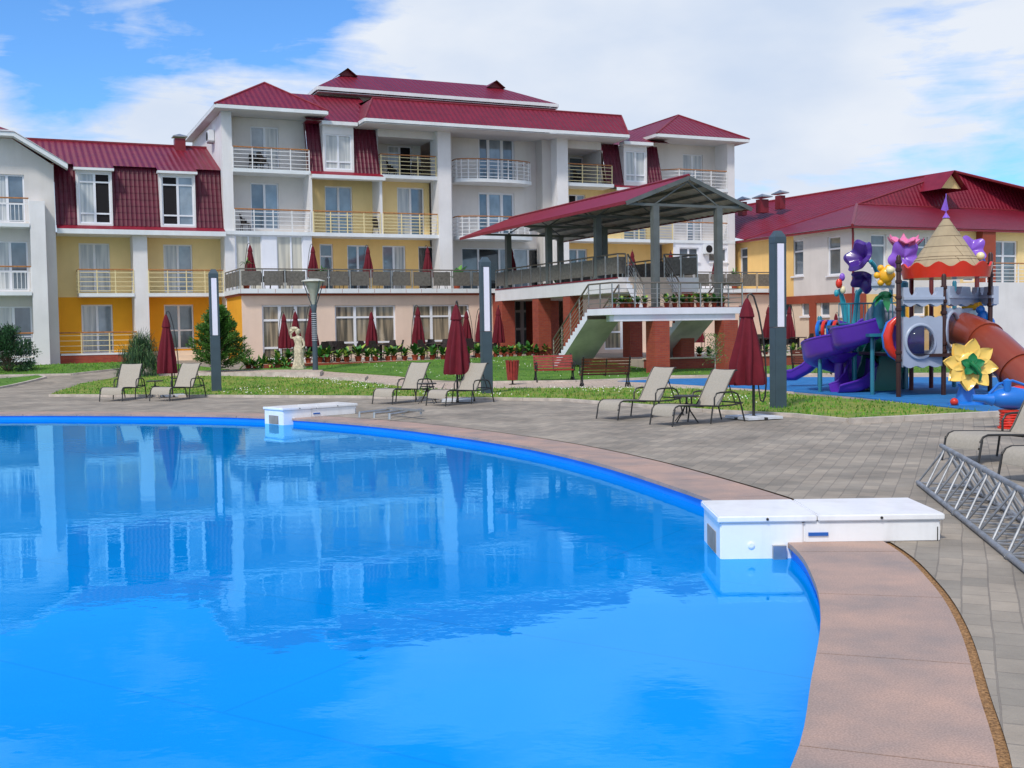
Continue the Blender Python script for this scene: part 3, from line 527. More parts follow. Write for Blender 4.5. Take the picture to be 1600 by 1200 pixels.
# --- podium with restaurant below and terrace above
VP = -4.0; pw = []
def PW(x0, x1, y0, y1, v=VP): return H(x0, x1, y0, y1, v)
w1, w2, w3 = PW(410, 494, 476, 566), PW(524, 619, 477, 562), PW(646, 734, 476, 560); w1 = (w1[0], w1[1], .6, w1[3]); w2 = (w2[0], w2[1], .85, w2[3]); w3 = (w3[0], w3[1], .85, w3[3])
ue = U(786, VP); d0 = PW(804, 848, 470, 565, VP + 1); d0 = (d0[0], d0[1], .6, 3.5)
w5 = PW(945, 1000, 505, 575); w5 = (w5[0], w5[1], .7, 3.1); w6 = PW(1062, 1082, 505, 560); w6 = (w6[0], w6[1], 1.6, 2.6); w7 = PW(1155, 1174, 470, 560); w7 = (w7[0], w7[1], .8, 3.1)
b = wl(); wall(b, 0, ue, .2, 3.72, VP, [w1, w2, w3], WI['pink']); wall(b, U(885, VP), 31.2, .2, 3.72, VP, [w5, w6, w7], WI['pink']); wall(b, ue, U(885, VP), .2, 3.72, VP + 1, [d0], WI['pink'])
b.poly([(0, VP, .2), (0, VP, 3.72), (0, -.03, 3.72), (0, -.03, .2)], WI['ora']); b.build('wall', WM, HR)
window(HR, w1, VP, (.33, .63), (.22, .72), 'p_beige', fr=.09); window(HR, w2, VP, (.33, .66), (.22, .75), 'p_beige', fr=.08); window(HR, w3, VP, (.33, .66), (.22, .75), 'p_beige', fr=.08)
window(HR, d0, VP + 1, (.3, .8), (.45, .78), 'p_mid', name='door', fr=.12, panes=['p_mid', 'p_blue', 'p_mid']); window(HR, w5, VP, (.5,), (.4,), 'p_beige', fr=.09); window(HR, w6, VP, (), (), 'p_mid'); window(HR, w7, VP, (), (.4, .75), 'p_mid')
b = wl(); b.box(-.15, 31.3, VP - .35, -.05, 3.8, 4.02, 0); b.box(-.1, 31.2, VP - .1, -.06, 3.70, 3.795, 1)
for k in range(38): b.box(-.1 + k * .82, -.085 + k * .82, VP - .354, VP - .352, 3.82, 4.0, 1)
b.build('terrace_slab', [M['trim'], M['browntrim']], HR)
b = wl(); b.box(-.0, .28, VP - .3, VP - .24, 3.3, 3.6); b.build('vent', M['trim'], HR) if 0 else None
mesh_m = mat('woven brown windbreak mesh', (.17, .155, .135), .8, .2, 8)
tra = mesh_m.node_tree.nodes['Principled BSDF']; tra.inputs['Alpha'].default_value = .86
M['mesh'] = mesh_m
def trail(root, pts, z0, h=.92, step=1.05, skip=()):
    b = MB(); pans = []
    for i in range(len(pts) - 1):
        a = Vector((*pts[i][:2], z0 if len(pts[i]) < 3 else pts[i][2])); c = Vector((*pts[i + 1][:2], z0 if len(pts[i + 1]) < 3 else pts[i + 1][2])); L = (c - a).length; n = max(1, round(L / step)); up_ = Vector((0, 0, 1))
        for k in range(n + 1):
            q = a + (c - a) * (k / n); b.box(q.x - .025, q.x + .025, q.y - .025, q.y + .025, q.z, q.z + h)
            if k < n: pans.append((a + (c - a) * ((k + .07) / n), a + (c - a) * ((k + .93) / n)))
        b.tube([a + up_ * (h + .02), c + up_ * (h + .02)], .032, 1, n=6)
    o = b.build('railing', [M['inox'], M['dkrail']], root)
    for p, q in pans:
        m_ = MB(); d = (q - p) / 2; nrm = d.cross(Vector((0, 0, 1))).normalized() * .012
        m_.obox((p + q) / 2 + Vector((0, 0, .5)), d, nrm, Vector((0, 0, .35))); m_.build('mesh_panel', M['mesh'], o)
    return o
trail(HR, [(-.1, -.4), (-.1, VP - .25), (12.75, VP - .25)], 4.02); trail(HR, [(16.6, VP - .25), (30.6, VP - .25)], 4.02)
# entrance brick piers
for x0, x1, v0 in ((783, 803, -5.2), (848, 872, -5.2)):
    b = wl(); b.box(U(x0, v0), U(x1, v0), v0, VP + .98, .15, 3.69); b.build('brick_pier', M['brick'], HR)
# yellow link block and wall behind annexe
# --- annexe
AN = empty('annexe_building', OO, TH, 'two storey cream annexe with hipped red roof behind the playground', 'building')
UA, VA = 31.6, -10.0
lu = []
for (x0, x1, y0, y1) in ((1238, 1255, 375, 431), (1293, 1313, 369, 430), (1156, 1168, 387, 432)):
    va, z1 = sidep((x0 + x1) / 2, y0, UA); vb, z0 = sidep((x0 + x1) / 2, y1, UA); a = sidep(x1, 400, UA)[0]; c = sidep(x0, 400, UA)[0]; lu.append((a, c, z0, z1))
ll = []
for (x0, x1, y0, y1) in ((1215, 1237, 471, 494), (1252, 1266, 471, 494), (1281, 1296, 469, 494), (1312, 1326, 468, 494)):
    a = sidep(x1, 480, UA)[0]; c = sidep(x0, 480, UA)[0]; z1 = sidep(x0, y0, UA)[1]; z0 = sidep(x0, y1, UA)[1]; ll.append((a, c, z0, z1))
def HA(x0, x1, y0, y1): return H(x0, x1, y0, y1, VA)
ru = [HA(1361, 1385, 366, 420), HA(1427, 1450, 370, 420), HA(1505, 1524, 372, 440), HA(1548, 1590, 376, 450)]
vy = sidep(1240, 400, UA)[0]
b = wl(); wall(b, VA, vy, 3.55, 7.2, UA, lu[:2], WI['white2'], .14, axis=1); wall(b, vy, 5, 3.55, 7.2, UA, lu[2:], WI['yel2'], .14, axis=1)
b.poly([(UA, 1.0, 7.2), (UA, 5, 7.2), (UA, 5, 8.8), (UA, 1.0, 8.3)], WI['yel2'])
wall(b, VA, 2, .2, 3.1, UA, ll, 9, .14, axis=1)
wall(b, UA, U(1500, VA), 3.5, 7.2, VA, ru[:2], WI['white2']); wall(b, U(1500, VA), 52, 3.5, 7.2, VA, ru[2:], WI['yel']); rl = HA(1428, 1447, 474, 492); wall(b, UA, 52, .2, 3.5, VA, [rl], WI['yel2'])
b.build('wall', WM + [M['pink2']], AN)
for h in lu: window(AN, h, UA, (), (.68,), 'p_mid', fr=.09, sill=True, axis=1, dep=.14)
for h in ll: window(AN, h, UA, (), (), 'p_mid', fr=.08, sill=True, axis=1, dep=.14)
window(AN, rl, VA, (), (), 'p_mid', fr=.09, sill=True)
for h in ru: window(AN, h, VA, (.5,) if h is ru[3] else (), (.68,), 'p_mid', fr=.09)
b = wl(); b.box(UA - .08, UA - .003, VA - .08, 2, 3.1, 3.55)
for x in (1271, 1339): vv = sidep(x, 480, UA)[0] if x < 1330 else VA + .2; b.box(UA - .085, UA - .004, vv - .28, vv + .28, .2, 3.098)
b.box(UA - .07, U(1352, VA), VA - .085, VA - .004, .2, 3.55); b.build('painted_band', M['browntrim'], AN); b = wl(); b.box(U(1525, VA), U(1545, VA), VA - .5, VA - .003, .2, 7.1); b.build('painted_band', M['browntrim'], AN)
b = wl(); b.tube([(UA - .14, VA - .14, .2), (UA - .14, VA - .14, 6.7), (UA - .3, VA - .3, 7.0)], .06, n=8); b.box(UA - .5, UA - .42, VA - .5, 0, 7.0, 7.1); b.box(UA - .5, 52, VA - .58, VA - .5, 7.0, 7.1); b.build('gutter', M['dkred'], AN)
P = (UA + 4.6, VA + 5.0, 9.0); zE = 7.14
b = MB(); b.poly([(UA - .5, VA - .5, zE), (UA - .5, VA + 9.2, zE), P], 1); b.poly([(UA - .5, VA - .5, zE), P, (56, VA + 5, 9.0), (56, VA - .5, zE)], 0)
b.poly([(UA - .5, VA - .5, zE - .1), (UA - .5, VA + 9.2, zE - .1), (UA + .1, VA + 9.2, zE - .1), (UA + .1, VA - .5, zE - .1)], 2); b.poly([(UA - .5, VA - .5, zE - .1), (56, VA - .5, zE - .1), (56, VA + .1, zE - .1), (UA - .5, VA + .1, zE - .1)], 2)
Aw = lc(W(1492, 268, 72)); Bw = lc(W(1140, 325, 76)); Cw = lc(W(1600, 296, 72)); G = lc(W(1700, 318, 71))
b.poly([(UA - .5, VA + 9.2, zE), tuple(Bw), tuple(Aw), P], 1); b.poly([P, tuple(Aw), tuple(G), (56, VA + 5, 9.0)], 0); b.poly([(UA - .5, VA + 9.2, zE), (UA - .5, 4, 8.2), tuple(Bw)], 1)
rf = b.build('roof', [M['roof_u'], M['roof_v'], M['soffit']], AN)
f = MB(); f.tube([(UA - .5, VA - .5, zE + .02), P], .09, n=5); f.tube([P, (56, VA + 5, 9.0)], .07, n=5); f.tube([(UA - .5, VA + 9.2, zE), P], .05, n=5); f.tube([P, tuple(Aw)], .06, n=5); f.tube([tuple(Bw), tuple(Aw), tuple(G)], .09, n=5); f.build('ridge_cap', M['dkred'], rf)
q = lc(W(1484, 284, 69)); b = MB(); b.poly([(q.x - .9, q.y, q.z - .4), (q.x + .9, q.y, q.z - .4), (q.x, q.y, q.z + .55)], 0); b.poly([(q.x - 1.1, q.y - .4, q.z - .5), (q.x, q.y - .4, q.z + .65), (q.x, q.y + 2, q.z + .65), (q.x - 1.1, q.y + 2, q.z - .5)], 1); b.poly([(q.x + 1.1, q.y - .4, q.z - .5), (q.x, q.y - .4, q.z + .65), (q.x, q.y + 2, q.z + .65), (q.x + 1.1, q.y + 2, q.z - .5)], 1); b.build('roof_vent', [M['yel'], M['redflat']], rf)
for x, y, s_ in ((1160, 322, .35), (1191, 318, .62), (1219, 312, .42)):
    q = lc(W(x, y, 72)); b = MB(); b.box(q.x - .5 * s_, q.x + .5 * s_, q.y - .25, q.y + .25, q.z - .6, q.z + .25, 0); b.box(q.x - .62 * s_, q.x + .62 * s_, q.y - .6, q.y + .6, q.z + .36, q.z + .40, 1)
    for k in (-1, 1): b.poly([(q.x - .62 * s_, q.y - .6 * k, q.z + .41), (q.x + .62 * s_, q.y - .6 * k, q.z + .41), (q.x, q.y, q.z + .62)], 1); b.poly([(q.x + k * .62 * s_, q.y - .6, q.z + .41), (q.x + k * .62 * s_, q.y + .6, q.z + .41), (q.x, q.y, q.z + .62)], 1)
    b.build('chimney', [M['dkred'], M['inox']], rf)
b = wl(); b.box(U(1528, VA - 2.5), 52, VA - 2.4, VA - .6, .2, 4.05); b.build('balcony_block', M['white'], AN)
rail(AN, [(U(1546, VA - 2.5), VA - 2.3), (52, VA - 2.3)], 4.05, 1.1, 5, 'rail_w', 1.2)
# --- air conditioners (hang on the hotel)
def aircon(p, rz, lab):
    r = empty('air_conditioner', p, rz, lab, 'air conditioner', 'air conditioner units fixed to the hotel walls')
    b = MB(); b.box(-.4, .4, -.3, 0, 0, .58, 0); b.build('casing', M['trim'], r, bevel=.02)
    b = MB(); b.lathe([(.23, 0), (.23, .02), (0, .02)], m=0, n=16); b.xf(Matrix.Translation((-.1, -.302, .29)) @ Matrix.Rotation(math.pi / 2, 4, 'X')); b.build('fan_grille', M['p_open'], r)
    b = MB(); b.box(-.3, -.26, -.28, .02, -.06, -.003); b.box(.26, .3, -.28, .02, -.06, -.003); b.build('bracket', M['inox'], r)
    return r
def onfac(x, y, v): u, z = fac(x, y, v); return loc(u, v, z)
aircon(onfac(846, 221, VC - .02) , TH, 'air conditioner high on the central wall right of the upper curved balcony')
aircon(onfac(712, 213, VC - .02), TH, 'air conditioner tucked beside the left pillar of the central wall')
vv, zz = sidep(334, 222, 0); aircon(loc(-.02, vv, zz), TH - math.pi / 2, 'air conditioner on the side wall of the left tower under the eaves')
aircon(onfac(1106, 397, -.02), TH, 'air conditioner between the two small windows of the right tower')
# ------------------------------------------------------------ ground, paving, pool
def spline(pts, n=8):
    r = []
    for i in range(len(pts) - 1):
        p0 = Vector(pts[max(i - 1, 0)]); p1 = Vector(pts[i]); p2 = Vector(pts[i + 1]); p3 = Vector(pts[min(i + 2, len(pts) - 1)])
        for k in range(n):
            t = k / n; r.append(.5 * ((2 * p1) + (p2 - p0) * t + (2 * p0 - 5 * p1 + 4 * p2 - p3) * t * t + (3 * p1 - p0 - 3 * p2 + p3) * t ** 3))
    r.append(Vector(pts[-1])); return r
def drape(poly, zoff, name, m, step=2.0, skirt=0.0, kind='structure', mi=None, side=None):
    bm = bmesh.new(); vs = [bm.verts.new((p[0], p[1], 0)) for p in poly]; bm.faces.new(vs); 
    ys = [p[1] for p in poly]; xs = [p[0] for p in poly]
    y = math.floor(min(ys))
    while y < max(ys):
        y += step
        bmesh.ops.bisect_plane(bm, geom=bm.verts[:] + bm.edges[:] + bm.faces[:], plane_co=(0, y, 0), plane_no=(0, 1, 0))
    x = math.floor(max(min(xs), -40))
    while x < min(max(xs), 40):
        x += 2
        bmesh.ops.bisect_plane(bm, geom=bm.verts[:] + bm.edges[:] + bm.faces[:], plane_co=(x, 0, 0), plane_no=(1, 0, 0))
    bmesh.ops.triangulate(bm, faces=bm.faces[:])
    for v in bm.verts: v.co.z = tz(v.co.y, v.co.x) + zoff
    if skirt:
        be = [e for e in bm.edges if e.is_boundary]; r = bmesh.ops.extrude_edge_only(bm, edges=be)
        for v in [g for g in r['geom'] if isinstance(g, bmesh.types.BMVert)]: v.co.z -= skirt
    bmesh.ops.recalc_face_normals(bm, faces=bm.faces[:])
    me = D.meshes.new(name); bm.to_mesh(me); bm.free(); me.materials.append(m); o = D.objects.new(name, me); COL.objects.link(o)
    return tag(o, kind=kind)
pin = [(-60, 27.2), (-30, 28.6), (-20, 28.6), (-12.72, 27.75), (-10.14, 27.2), (-7.6, 26.45), (-5.71, 25.5), (-4.16, 24.2), (-2.55, 22.5), (-.94, 20.2), (.3, 18.0), (1.2, 15.8), (1.85, 13.6), (2.3, 11.6), (2.42, 9.64), (2.26, 8.28), (2.0, 7.15), (1.62, 5.95), (1.2, 4.72), (.5, 3.4), (-.7, 1.9), (-3, .3), (-8, -1.2), (-20, -2), (-60, -2)]
PI_ = spline(pin, 6)
def offset(pl, d):
    o = []
    for i, p in enumerate(pl):
        t = (Vector(pl[min(i + 1, len(pl) - 1)]) - Vector(pl[max(i - 1, 0)])).normalized(); n = Vector((-t.y, t.x)); o.append(Vector(p) + n * d)
    return o
WZ = -.14
M['pave'] = brickmat('grey paving stones', (.43, .36, .285), (.315, .275, .225), (.27, .23, .19), .28, .18, axis_rot=R_(-68), ms=.006, var=.42, scale=.7, bump=.6)
M['path'] = brickmat('pale pink path slabs', (.56, .43, .34), (.50, .40, .32), (.30, .24, .18), .5, .5, ms=.012, var=.2, scale=.4, bump=.3)
M['granite'] = mat('pink granite coping', (.56, .36, .275), .6, .2, 1.3, .06, 90, c2=(.33, .26, .23), detail=12)
speckle(M['granite'], 90, .25)
M['sand'] = mat('orange grit', (.42, .23, .10), .95, .4, 60, .8, 120)
M['kerb'] = mat('concrete kerb', (.55, .48, .42), .85, .15, 3, .3, 60)
M['grass'] = mat('lawn', (.12, .245, .026), .95, .3, 1.1, .8, 60, c2=(.055, .145, .016), detail=10)
M['grass2'] = mat('dry patched lawn', (.30, .30, .055), .95, .3, .9, .8, 60, c2=(.085, .19, .02), detail=10)
M['poolw'] = mat('blue pool shell', (.0, .24, .86), .5, .06, 1)
m = D.materials.new('pool water'); m.use_nodes = True; t = m.node_tree; t.nodes.clear()
# even blue of the painted basin seen through still water, with the mirror of its surface above
mo = N(t, 'ShaderNodeOutputMaterial'); df = N(t, 'ShaderNodeBsdfDiffuse'); gl = N(t, 'ShaderNodeBsdfGlossy'); gl.inputs['Roughness'].default_value = .01; gl.inputs['Color'].default_value = (.36, .80, 1, 1)
fr_ = N(t, 'ShaderNodeFresnel'); fr_.inputs['IOR'].default_value = 1.5; mxs = N(t, 'ShaderNodeMixShader'); t.links.new(fr_.outputs[0], mxs.inputs[0]); t.links.new(df.outputs[0], mxs.inputs[1]); t.links.new(gl.outputs[0], mxs.inputs[2]); t.links.new(mxs.outputs[0], mo.inputs[0])
n_ = N(t, 'ShaderNodeTexNoise'); n_.inputs['Scale'].default_value = .3; n_.inputs['Detail'].default_value = 4; tcn = N(t, 'ShaderNodeTexCoord'); t.links.new(tcn.outputs['Object'], n_.inputs[0])
r_ = N(t, 'ShaderNodeValToRGB'); r_.color_ramp.elements[0].position = .3; r_.color_ramp.elements[0].color = (.0, .26, .77, 1); r_.color_ramp.elements[1].position = .7; r_.color_ramp.elements[1].color = (.0, .305, .86, 1)
t.links.new(n_.outputs[0], r_.inputs[0])
bk = N(t, 'ShaderNodeTexBrick'); bk.inputs['Scale'].default_value = 1; bk.inputs['Brick Width'].default_value = 9; bk.inputs['Row Height'].default_value = 2.1; bk.inputs['Mortar Size'].default_value = .012; bk.inputs['Color1'].default_value = bk.inputs['Color2'].default_value = (1, 1, 1, 1); bk.inputs['Mortar'].default_value = (.9, .9, .9, 1)
mpb = N(t, 'ShaderNodeMapping'); mpb.inputs['Rotation'].default_value = (0, 0, R_(32)); t.links.new(tcn.outputs['Object'], mpb.inputs[0]); t.links.new(mpb.outputs[0], bk.inputs[0])
mb_ = N(t, 'ShaderNodeMix', data_type='RGBA', blend_type='MULTIPLY'); mb_.inputs[0].default_value = 1; t.links.new(r_.outputs[0], mb_.inputs[6]); t.links.new(bk.outputs[0], mb_.inputs[7]); t.links.new(mb_.outputs[2], df.inputs['Color'])
mp2 = N(t, 'ShaderNodeMapping'); mp2.inputs['Scale'].default_value = (1.0, 1.5, 1); t.links.new(tcn.outputs['Object'], mp2.inputs[0])
na = N(t, 'ShaderNodeTexNoise'); na.inputs['Scale'].default_value = 2.6; na.inputs['Detail'].default_value = 3; t.links.new(mp2.outputs[0], na.inputs[0])
nb = N(t, 'ShaderNodeTexNoise'); nb.inputs['Scale'].default_value = .3; nb.inputs['Detail'].default_value = 1; t.links.new(mp2.outputs[0], nb.inputs[0])
ml = N(t, 'ShaderNodeMath', operation='MULTIPLY'); t.links.new(na.outputs[0], ml.inputs[0]); t.links.new(nb.outputs[0], ml.inputs[1])
bp = N(t, 'ShaderNodeBump'); bp.inputs['Strength'].default_value = .055; bp.inputs['Distance'].default_value = .05; t.links.new(ml.outputs[0], bp.inputs['Height'])
for s_ in (gl, fr_): t.links.new(bp.outputs[0], s_.inputs['Normal'])
M['water'] = m
b = MB(); b.poly([(p.x, p.y, WZ) for p in PI_][::-1]); o = b.build('pool_water', M['water']); tag(o, kind='structure')
# pool wall and rim
b = MB(); b.grid([[(p.x, p.y, -1.4) for p in PI_], [(p.x, p.y, -.035) for p in PI_]]); o = b.build('pool_wall', M['poolw'], smooth=True); tag(o, kind='structure')
# coping: granite slabs laid end to end along the curve
def arclen(pl):
    s = [0]
    for i in range(1, len(pl)): s.append(s[-1] + (pl[i] - pl[i - 1]).length)
    return s
fine = spline(pin, 24); S = arclen(fine)
def along(d):
    lo, hi = 0, len(S) - 1
    while hi - lo > 1:
        m_ = (lo + hi) // 2
        if S[m_] < d: lo = m_
        else: hi = m_
    f_ = (d - S[lo]) / max(1e-9, S[hi] - S[lo]); p = fine[lo].lerp(fine[hi], f_); t = (fine[hi] - fine[lo]).normalized(); return p, Vector((-t.y, t.x))
b = MB(); d = S[-1] * 0; L = 1.5
d = 0
while d + L < S[-1]:
    rows = []
    for k in range(7):
        p, n = along(d + .006 + (L - .012) * k / 6)
        rows.append([p - n * .03, p + n * .80])
    top = [[(q.x, q.y, .0) for q in r] for r in rows]
    b.grid(top)
    for j, s_ in ((0, 1), (1, -1)):
        b.grid([[(r[j].x, r[j].y, -.045) for r in rows][::s_], [(r[j].x, r[j].y, 0) for r in rows][::s_]])
    for r in (rows[0], rows[-1]): b.poly([(r[0].x, r[0].y, -.045), (r[1].x, r[1].y, -.045), (r[1].x, r[1].y, 0), (r[0].x, r[0].y, 0)])
    d += L
o = b.build('pool_coping', M['granite']); tag(o, kind='structure')
o1 = offset(PI_, .90); o2 = offset(PI_, .92)
b = MB(); b.grid([[(p.x, p.y, -.022) for p in offset(PI_, -.02)], [(p.x, p.y, -.022) for p in o2]]); o = b.build('grit_joint', M['sand']); tag(o, kind='structure')
# paving: one sheet from the pool to beyond the buildings
edge = offset(PI_, .855); rng = random.Random(3)
poly = [(p.x, p.y) for p in edge]
big = [(-60, 120), (-60, edge[0].y)] + [(p.x + (0 if p.y < 24 else 0), p.y) for p in edge[1:-1]] + [(-60, edge[-1].y), (-60, -30), (80, -30), (80, 120)]
o = drape(big, -.004, 'paving', M['pave'], 2.5)
tag(o, kind='structure')
b = MB(); b.poly([(-1500, -1500, -1.45), (1500, -1500, -1.45), (1500, 1500, -1.45), (-1500, 1500, -1.45)]); tag(b.build('ground', M['grass']), kind='structure')
g = MB(); g.poly([(-60, 119, .6), (80, 119, .6), (1500, 1500, .6), (-1500, 1500, .6)]); tag(g.build('ground', M['grass']), kind='structure')
def gz(x, y):
    lo, hi = 3.0, 100.0      # nearest meeting of the sight line with the sloping lawn
    if y < 508: return gp(x, y, .0) if y > 530 else W(x, y, 60)
    f_ = lambda Y: W(x, y, Y).z - tz(Y, W(x, y, Y).x)
    Y = lo
    while Y < hi and f_(Y) > 0: Y += .25
    a, c = Y - .25, Y
    for _ in range(20):
        m_ = (a + c) / 2
        if f_(m_) > 0: a = m_
        else: c = m_
    p = W(x, y, a); p.z = tz(p.y, p.x); return p
def PX(pts): return [(gz(x, y).x, gz(x, y).y) for x, y in pts]
lawn1 = PX([(78, 618.5), (250, 619), (400, 620), (560, 621), (700, 623), (880, 625.5), (992, 634), (1100, 643), (1240, 650), (1328, 658.5), (1550, 648), (1400, 632), (1230, 618), (1130, 610), (1000, 607.5), (770, 609), (690, 611), (620, 605), (560, 598), (480, 592), (345, 589), (190, 590), (126, 601), (95, 612)])
far_ = lambda u, v: (loc(u, v).x, loc(u, v).y)
lawn2 = PX([(-300, 597), (0, 587), (112, 585), (189, 577), (200, 572)]) + [far_(-4.5, -2), far_(-14, -1.4), far_(-26, -1.4)]
lawn3 = PX([(-200, 592), (0, 592), (62, 587), (71, 590), (0, 606), (-200, 640)])
lawn4 = PX([(240, 583), (345, 580), (490, 579), (530, 582), (575, 585), (620, 588), (660, 593), (770, 597.5), (900, 596), (1000, 592), (1045, 588.5), (1090, 586), (1250, 585), (1400, 584), (1600, 584), (1900, 586)]) + [far_(45, -22), far_(30, -17.65), far_(14.15, -17.65), far_(14.15, -9.96), far_(-1.5, -9.96), far_(-4, -3)]
LAWNS = []
for nm, pl, mt in (('lawn', lawn1, M['grass2']), ('lawn', lawn2, M['grass']), ('lawn', lawn3, M['grass']), ('lawn', lawn4, M['grass'])):
    o = drape(pl, .05, nm, mt, 2.0, .06); LAWNS.append(pl)
# pale path between the lawns
pth = PX([(240, 590), (345, 589), (480, 592), (560, 598), (620, 605), (690, 611), (770, 610), (1000, 608.5), (1130, 611), (1240, 619), (1240, 590), (1400, 590), (1700, 592), (1700, 583), (1400, 583), (1250, 584), (1090, 585), (1045, 587), (1000, 591), (900, 595), (770, 596), (660, 592), (620, 587), (575, 584), (530, 581), (490, 578), (345, 579), (240, 582)])
drape(pth, .004, 'garden_path', M['path'], 2.0)
# kerbs
def kerb(px, closed=False, w_=.11, h_=.10, m='kerb'):
    pts = [gz(x, y) for x, y in px]; b = MB()
    for i in range(len(pts) - 1):
        a, c = pts[i], pts[i + 1]; L = (c - a).length; n = max(1, round(L / 1.0))
        for k in range(n):
            p = a + (c - a) * (k / n); q = a + (c - a) * ((k + .992) / n); p.z = tz(p.y, p.x) + h_ / 2 - .03; q.z = tz(q.y, q.x) + h_ / 2 - .03; b.beam(p, q, w_, h_)
    o = b.build('kerb', M[m]); tag(o, kind='structure'); return o
kerb([(78, 619.5), (250, 620), (400, 621), (560, 622), (700, 624), (880, 626.5), (992, 635), (1100, 644), (1240, 651), (1326, 659.5)]); kerb([(1330, 661.5), (1560, 650), (1700, 641)], w_=.16, h_=.13)
kerb([(-300, 598), (0, 588), (112, 586), (189, 577.5)]); kerb([(-200, 593), (0, 593), (62, 588), (71, 591), (0, 607), (-200, 642)]); kerb([(770, 598.5), (900, 597), (1000, 593), (1045, 589.5), (1250, 586), (1600, 585)]); kerb([(240, 584), (345, 581), (490, 580)]); kerb([(770, 609), (1000, 608), (1130, 610.5)])
# steps in the path
ST = empty('garden_steps', gz(480, 592), 0, 'long shallow pale stone steps running through the lawn behind the loungers', 'garden steps')
base = gz(480, 592)
for (x0, y0, x1, y1, dh, nm) in ((300, 588, 500, 591, .20, 0), (480, 592, 570, 598, .14, 1), (545, 597, 620, 603, .09, 2), (600, 602, 690, 609, .05, 3)):
    a = gz(x0, y0); c = gz(x1, y1); a2 = gz(x0 + 25, y0 - 8); c2 = gz(x1 + 5, y1 - 9); b = MB(); z = tz((a.y + c.y) / 2, (a.x + c.x) / 2)
    pts = [a, c, c2, a2]; b.poly([(p.x - base.x, p.y - base.y, z + dh - base.z) for p in pts])
    for i in range(4): p, q = pts[i], pts[(i + 1) % 4]; b.poly([(p.x - base.x, p.y - base.y, z - .1 - base.z), (q.x - base.x, q.y - base.y, z - .1 - base.z), (q.x - base.x, q.y - base.y, z + dh - base.z), (p.x - base.x, p.y - base.y, z + dh - base.z)], 1)
    b.build('step', [M['path'], M['kerb']], ST)
# patio in front of the restaurant, raised brick edge on its right part
b = MB(); b.box(-.2, 14.2, -9.75, VP - .003, .0, .57, 0); b.xf(Matrix.Translation(OO) @ Matrix.Rotation(TH, 4, 'Z')); tag(b.build('patio', M['pink2']), kind='structure')
b = MB(); b.box(14.203, 30, -17.2, VP - .003, -.3, .52, 0); b.xf(Matrix.Translation(OO) @ Matrix.Rotation(TH, 4, 'Z')); tag(b.build('patio', M['path']), kind='structure')
b = MB(); b.box(-.2, 14.2, -9.95, -9.753, .0, .56, 0); b.xf(Matrix.Translation(OO) @ Matrix.Rotation(TH, 4, 'Z')); tag(b.build('patio_kerb', M['browntrim']), kind='structure')
PWL = empty('brick_wall', OO, TH, 'low red brick retaining wall edging the right-hand patio', 'brick wall')
b = MB(); b.box(14.2, 30.3, -17.55, -17.203, -.3, .54, 0); b.build('wall', M['brick'], PWL); b = MB(); b.box(14.15, 30.35, -17.6, -17.15, .542, .60); b.build('coping', M['pink2'], PWL)
# blue rubber play surface
M['mat'] = mat('blue rubber tiles', (.015, .16, .42), .8, .12, 2, .2, 40)
pm_ = [(gp(x, y).x, gp(x, y).y) for x, y in ((965, 596), (1040, 599.5), (1120, 604.5), (1225, 611), (1330, 620), (1450, 633), (1600, 652), (1750, 668), (1800, 600), (1600, 590.5), (1430, 590), (1200, 590), (1050, 592.5))]
drape(pm_, .02, 'play_surface', M['mat'], 3, .03)
# ------------------------------------------------------------ grass blades (stuff)
def inside(p, pl):
    c = False; j = len(pl) - 1
    for i in range(len(pl)):
        if (pl[i][1] > p[1]) != (pl[j][1] > p[1]) and p[0] < (pl[j][0] - pl[i][0]) * (p[1] - pl[i][1]) / (pl[j][1] - pl[i][1]) + pl[i][0]: c = not c
        j = i
    return c
gm = [mat('grass blade green', (.10, .28, .02), .8, .3, .8), mat('grass blade pale', (.22, .34, .04), .8, .3, .8), mat('clover flower', (.75, .75, .65), .8, .1, 1)]
rg = random.Random(5); b = MB(); cnt = 0
for pl, n in ((lawn1, 30000), (lawn4, 12000), (lawn2, 3500), (lawn3, 700)):
    xs = [p[0] for p in pl]; ys = [p[1] for p in pl]; x0, x1, y0, y1 = max(min(xs), -28), min(max(xs), 24), min(ys), min(max(ys), 60); k = 0
    while k < n:
        x = rg.uniform(x0, x1); y = rg.uniform(y0, y1); k += 1
        if not inside((x, y), pl): continue
        z = tz(y, x) + .048; a = rg.uniform(0, 6.28); h = rg.uniform(.03, .085); w_ = rg.uniform(.012, .03); dx, dy = math.cos(a) * w_, math.sin(a) * w_; lx, ly = rg.uniform(-.03, .03), rg.uniform(-.03, .03)
        mi = 1 if rg.random() < .3 else 0
        if pl in (lawn1, lawn4) and rg.random() < .10 and -9 < x < 6 and math.sin(x * 1.3 + y * .7) > .1: b.poly([(x - .012, y, z + .05), (x + .012, y, z + .05), (x + .012, y + .01, z + .072), (x - .012, y + .01, z + .072)], 2); continue
        b.poly([(x - dx, y - dy, z), (x + dx, y + dy, z), (x + lx, y + ly, z + h)], mi)
tag(b.build('grass', gm), kind='stuff', label='short lawn grass with scattered clover flowers', cat='grass')
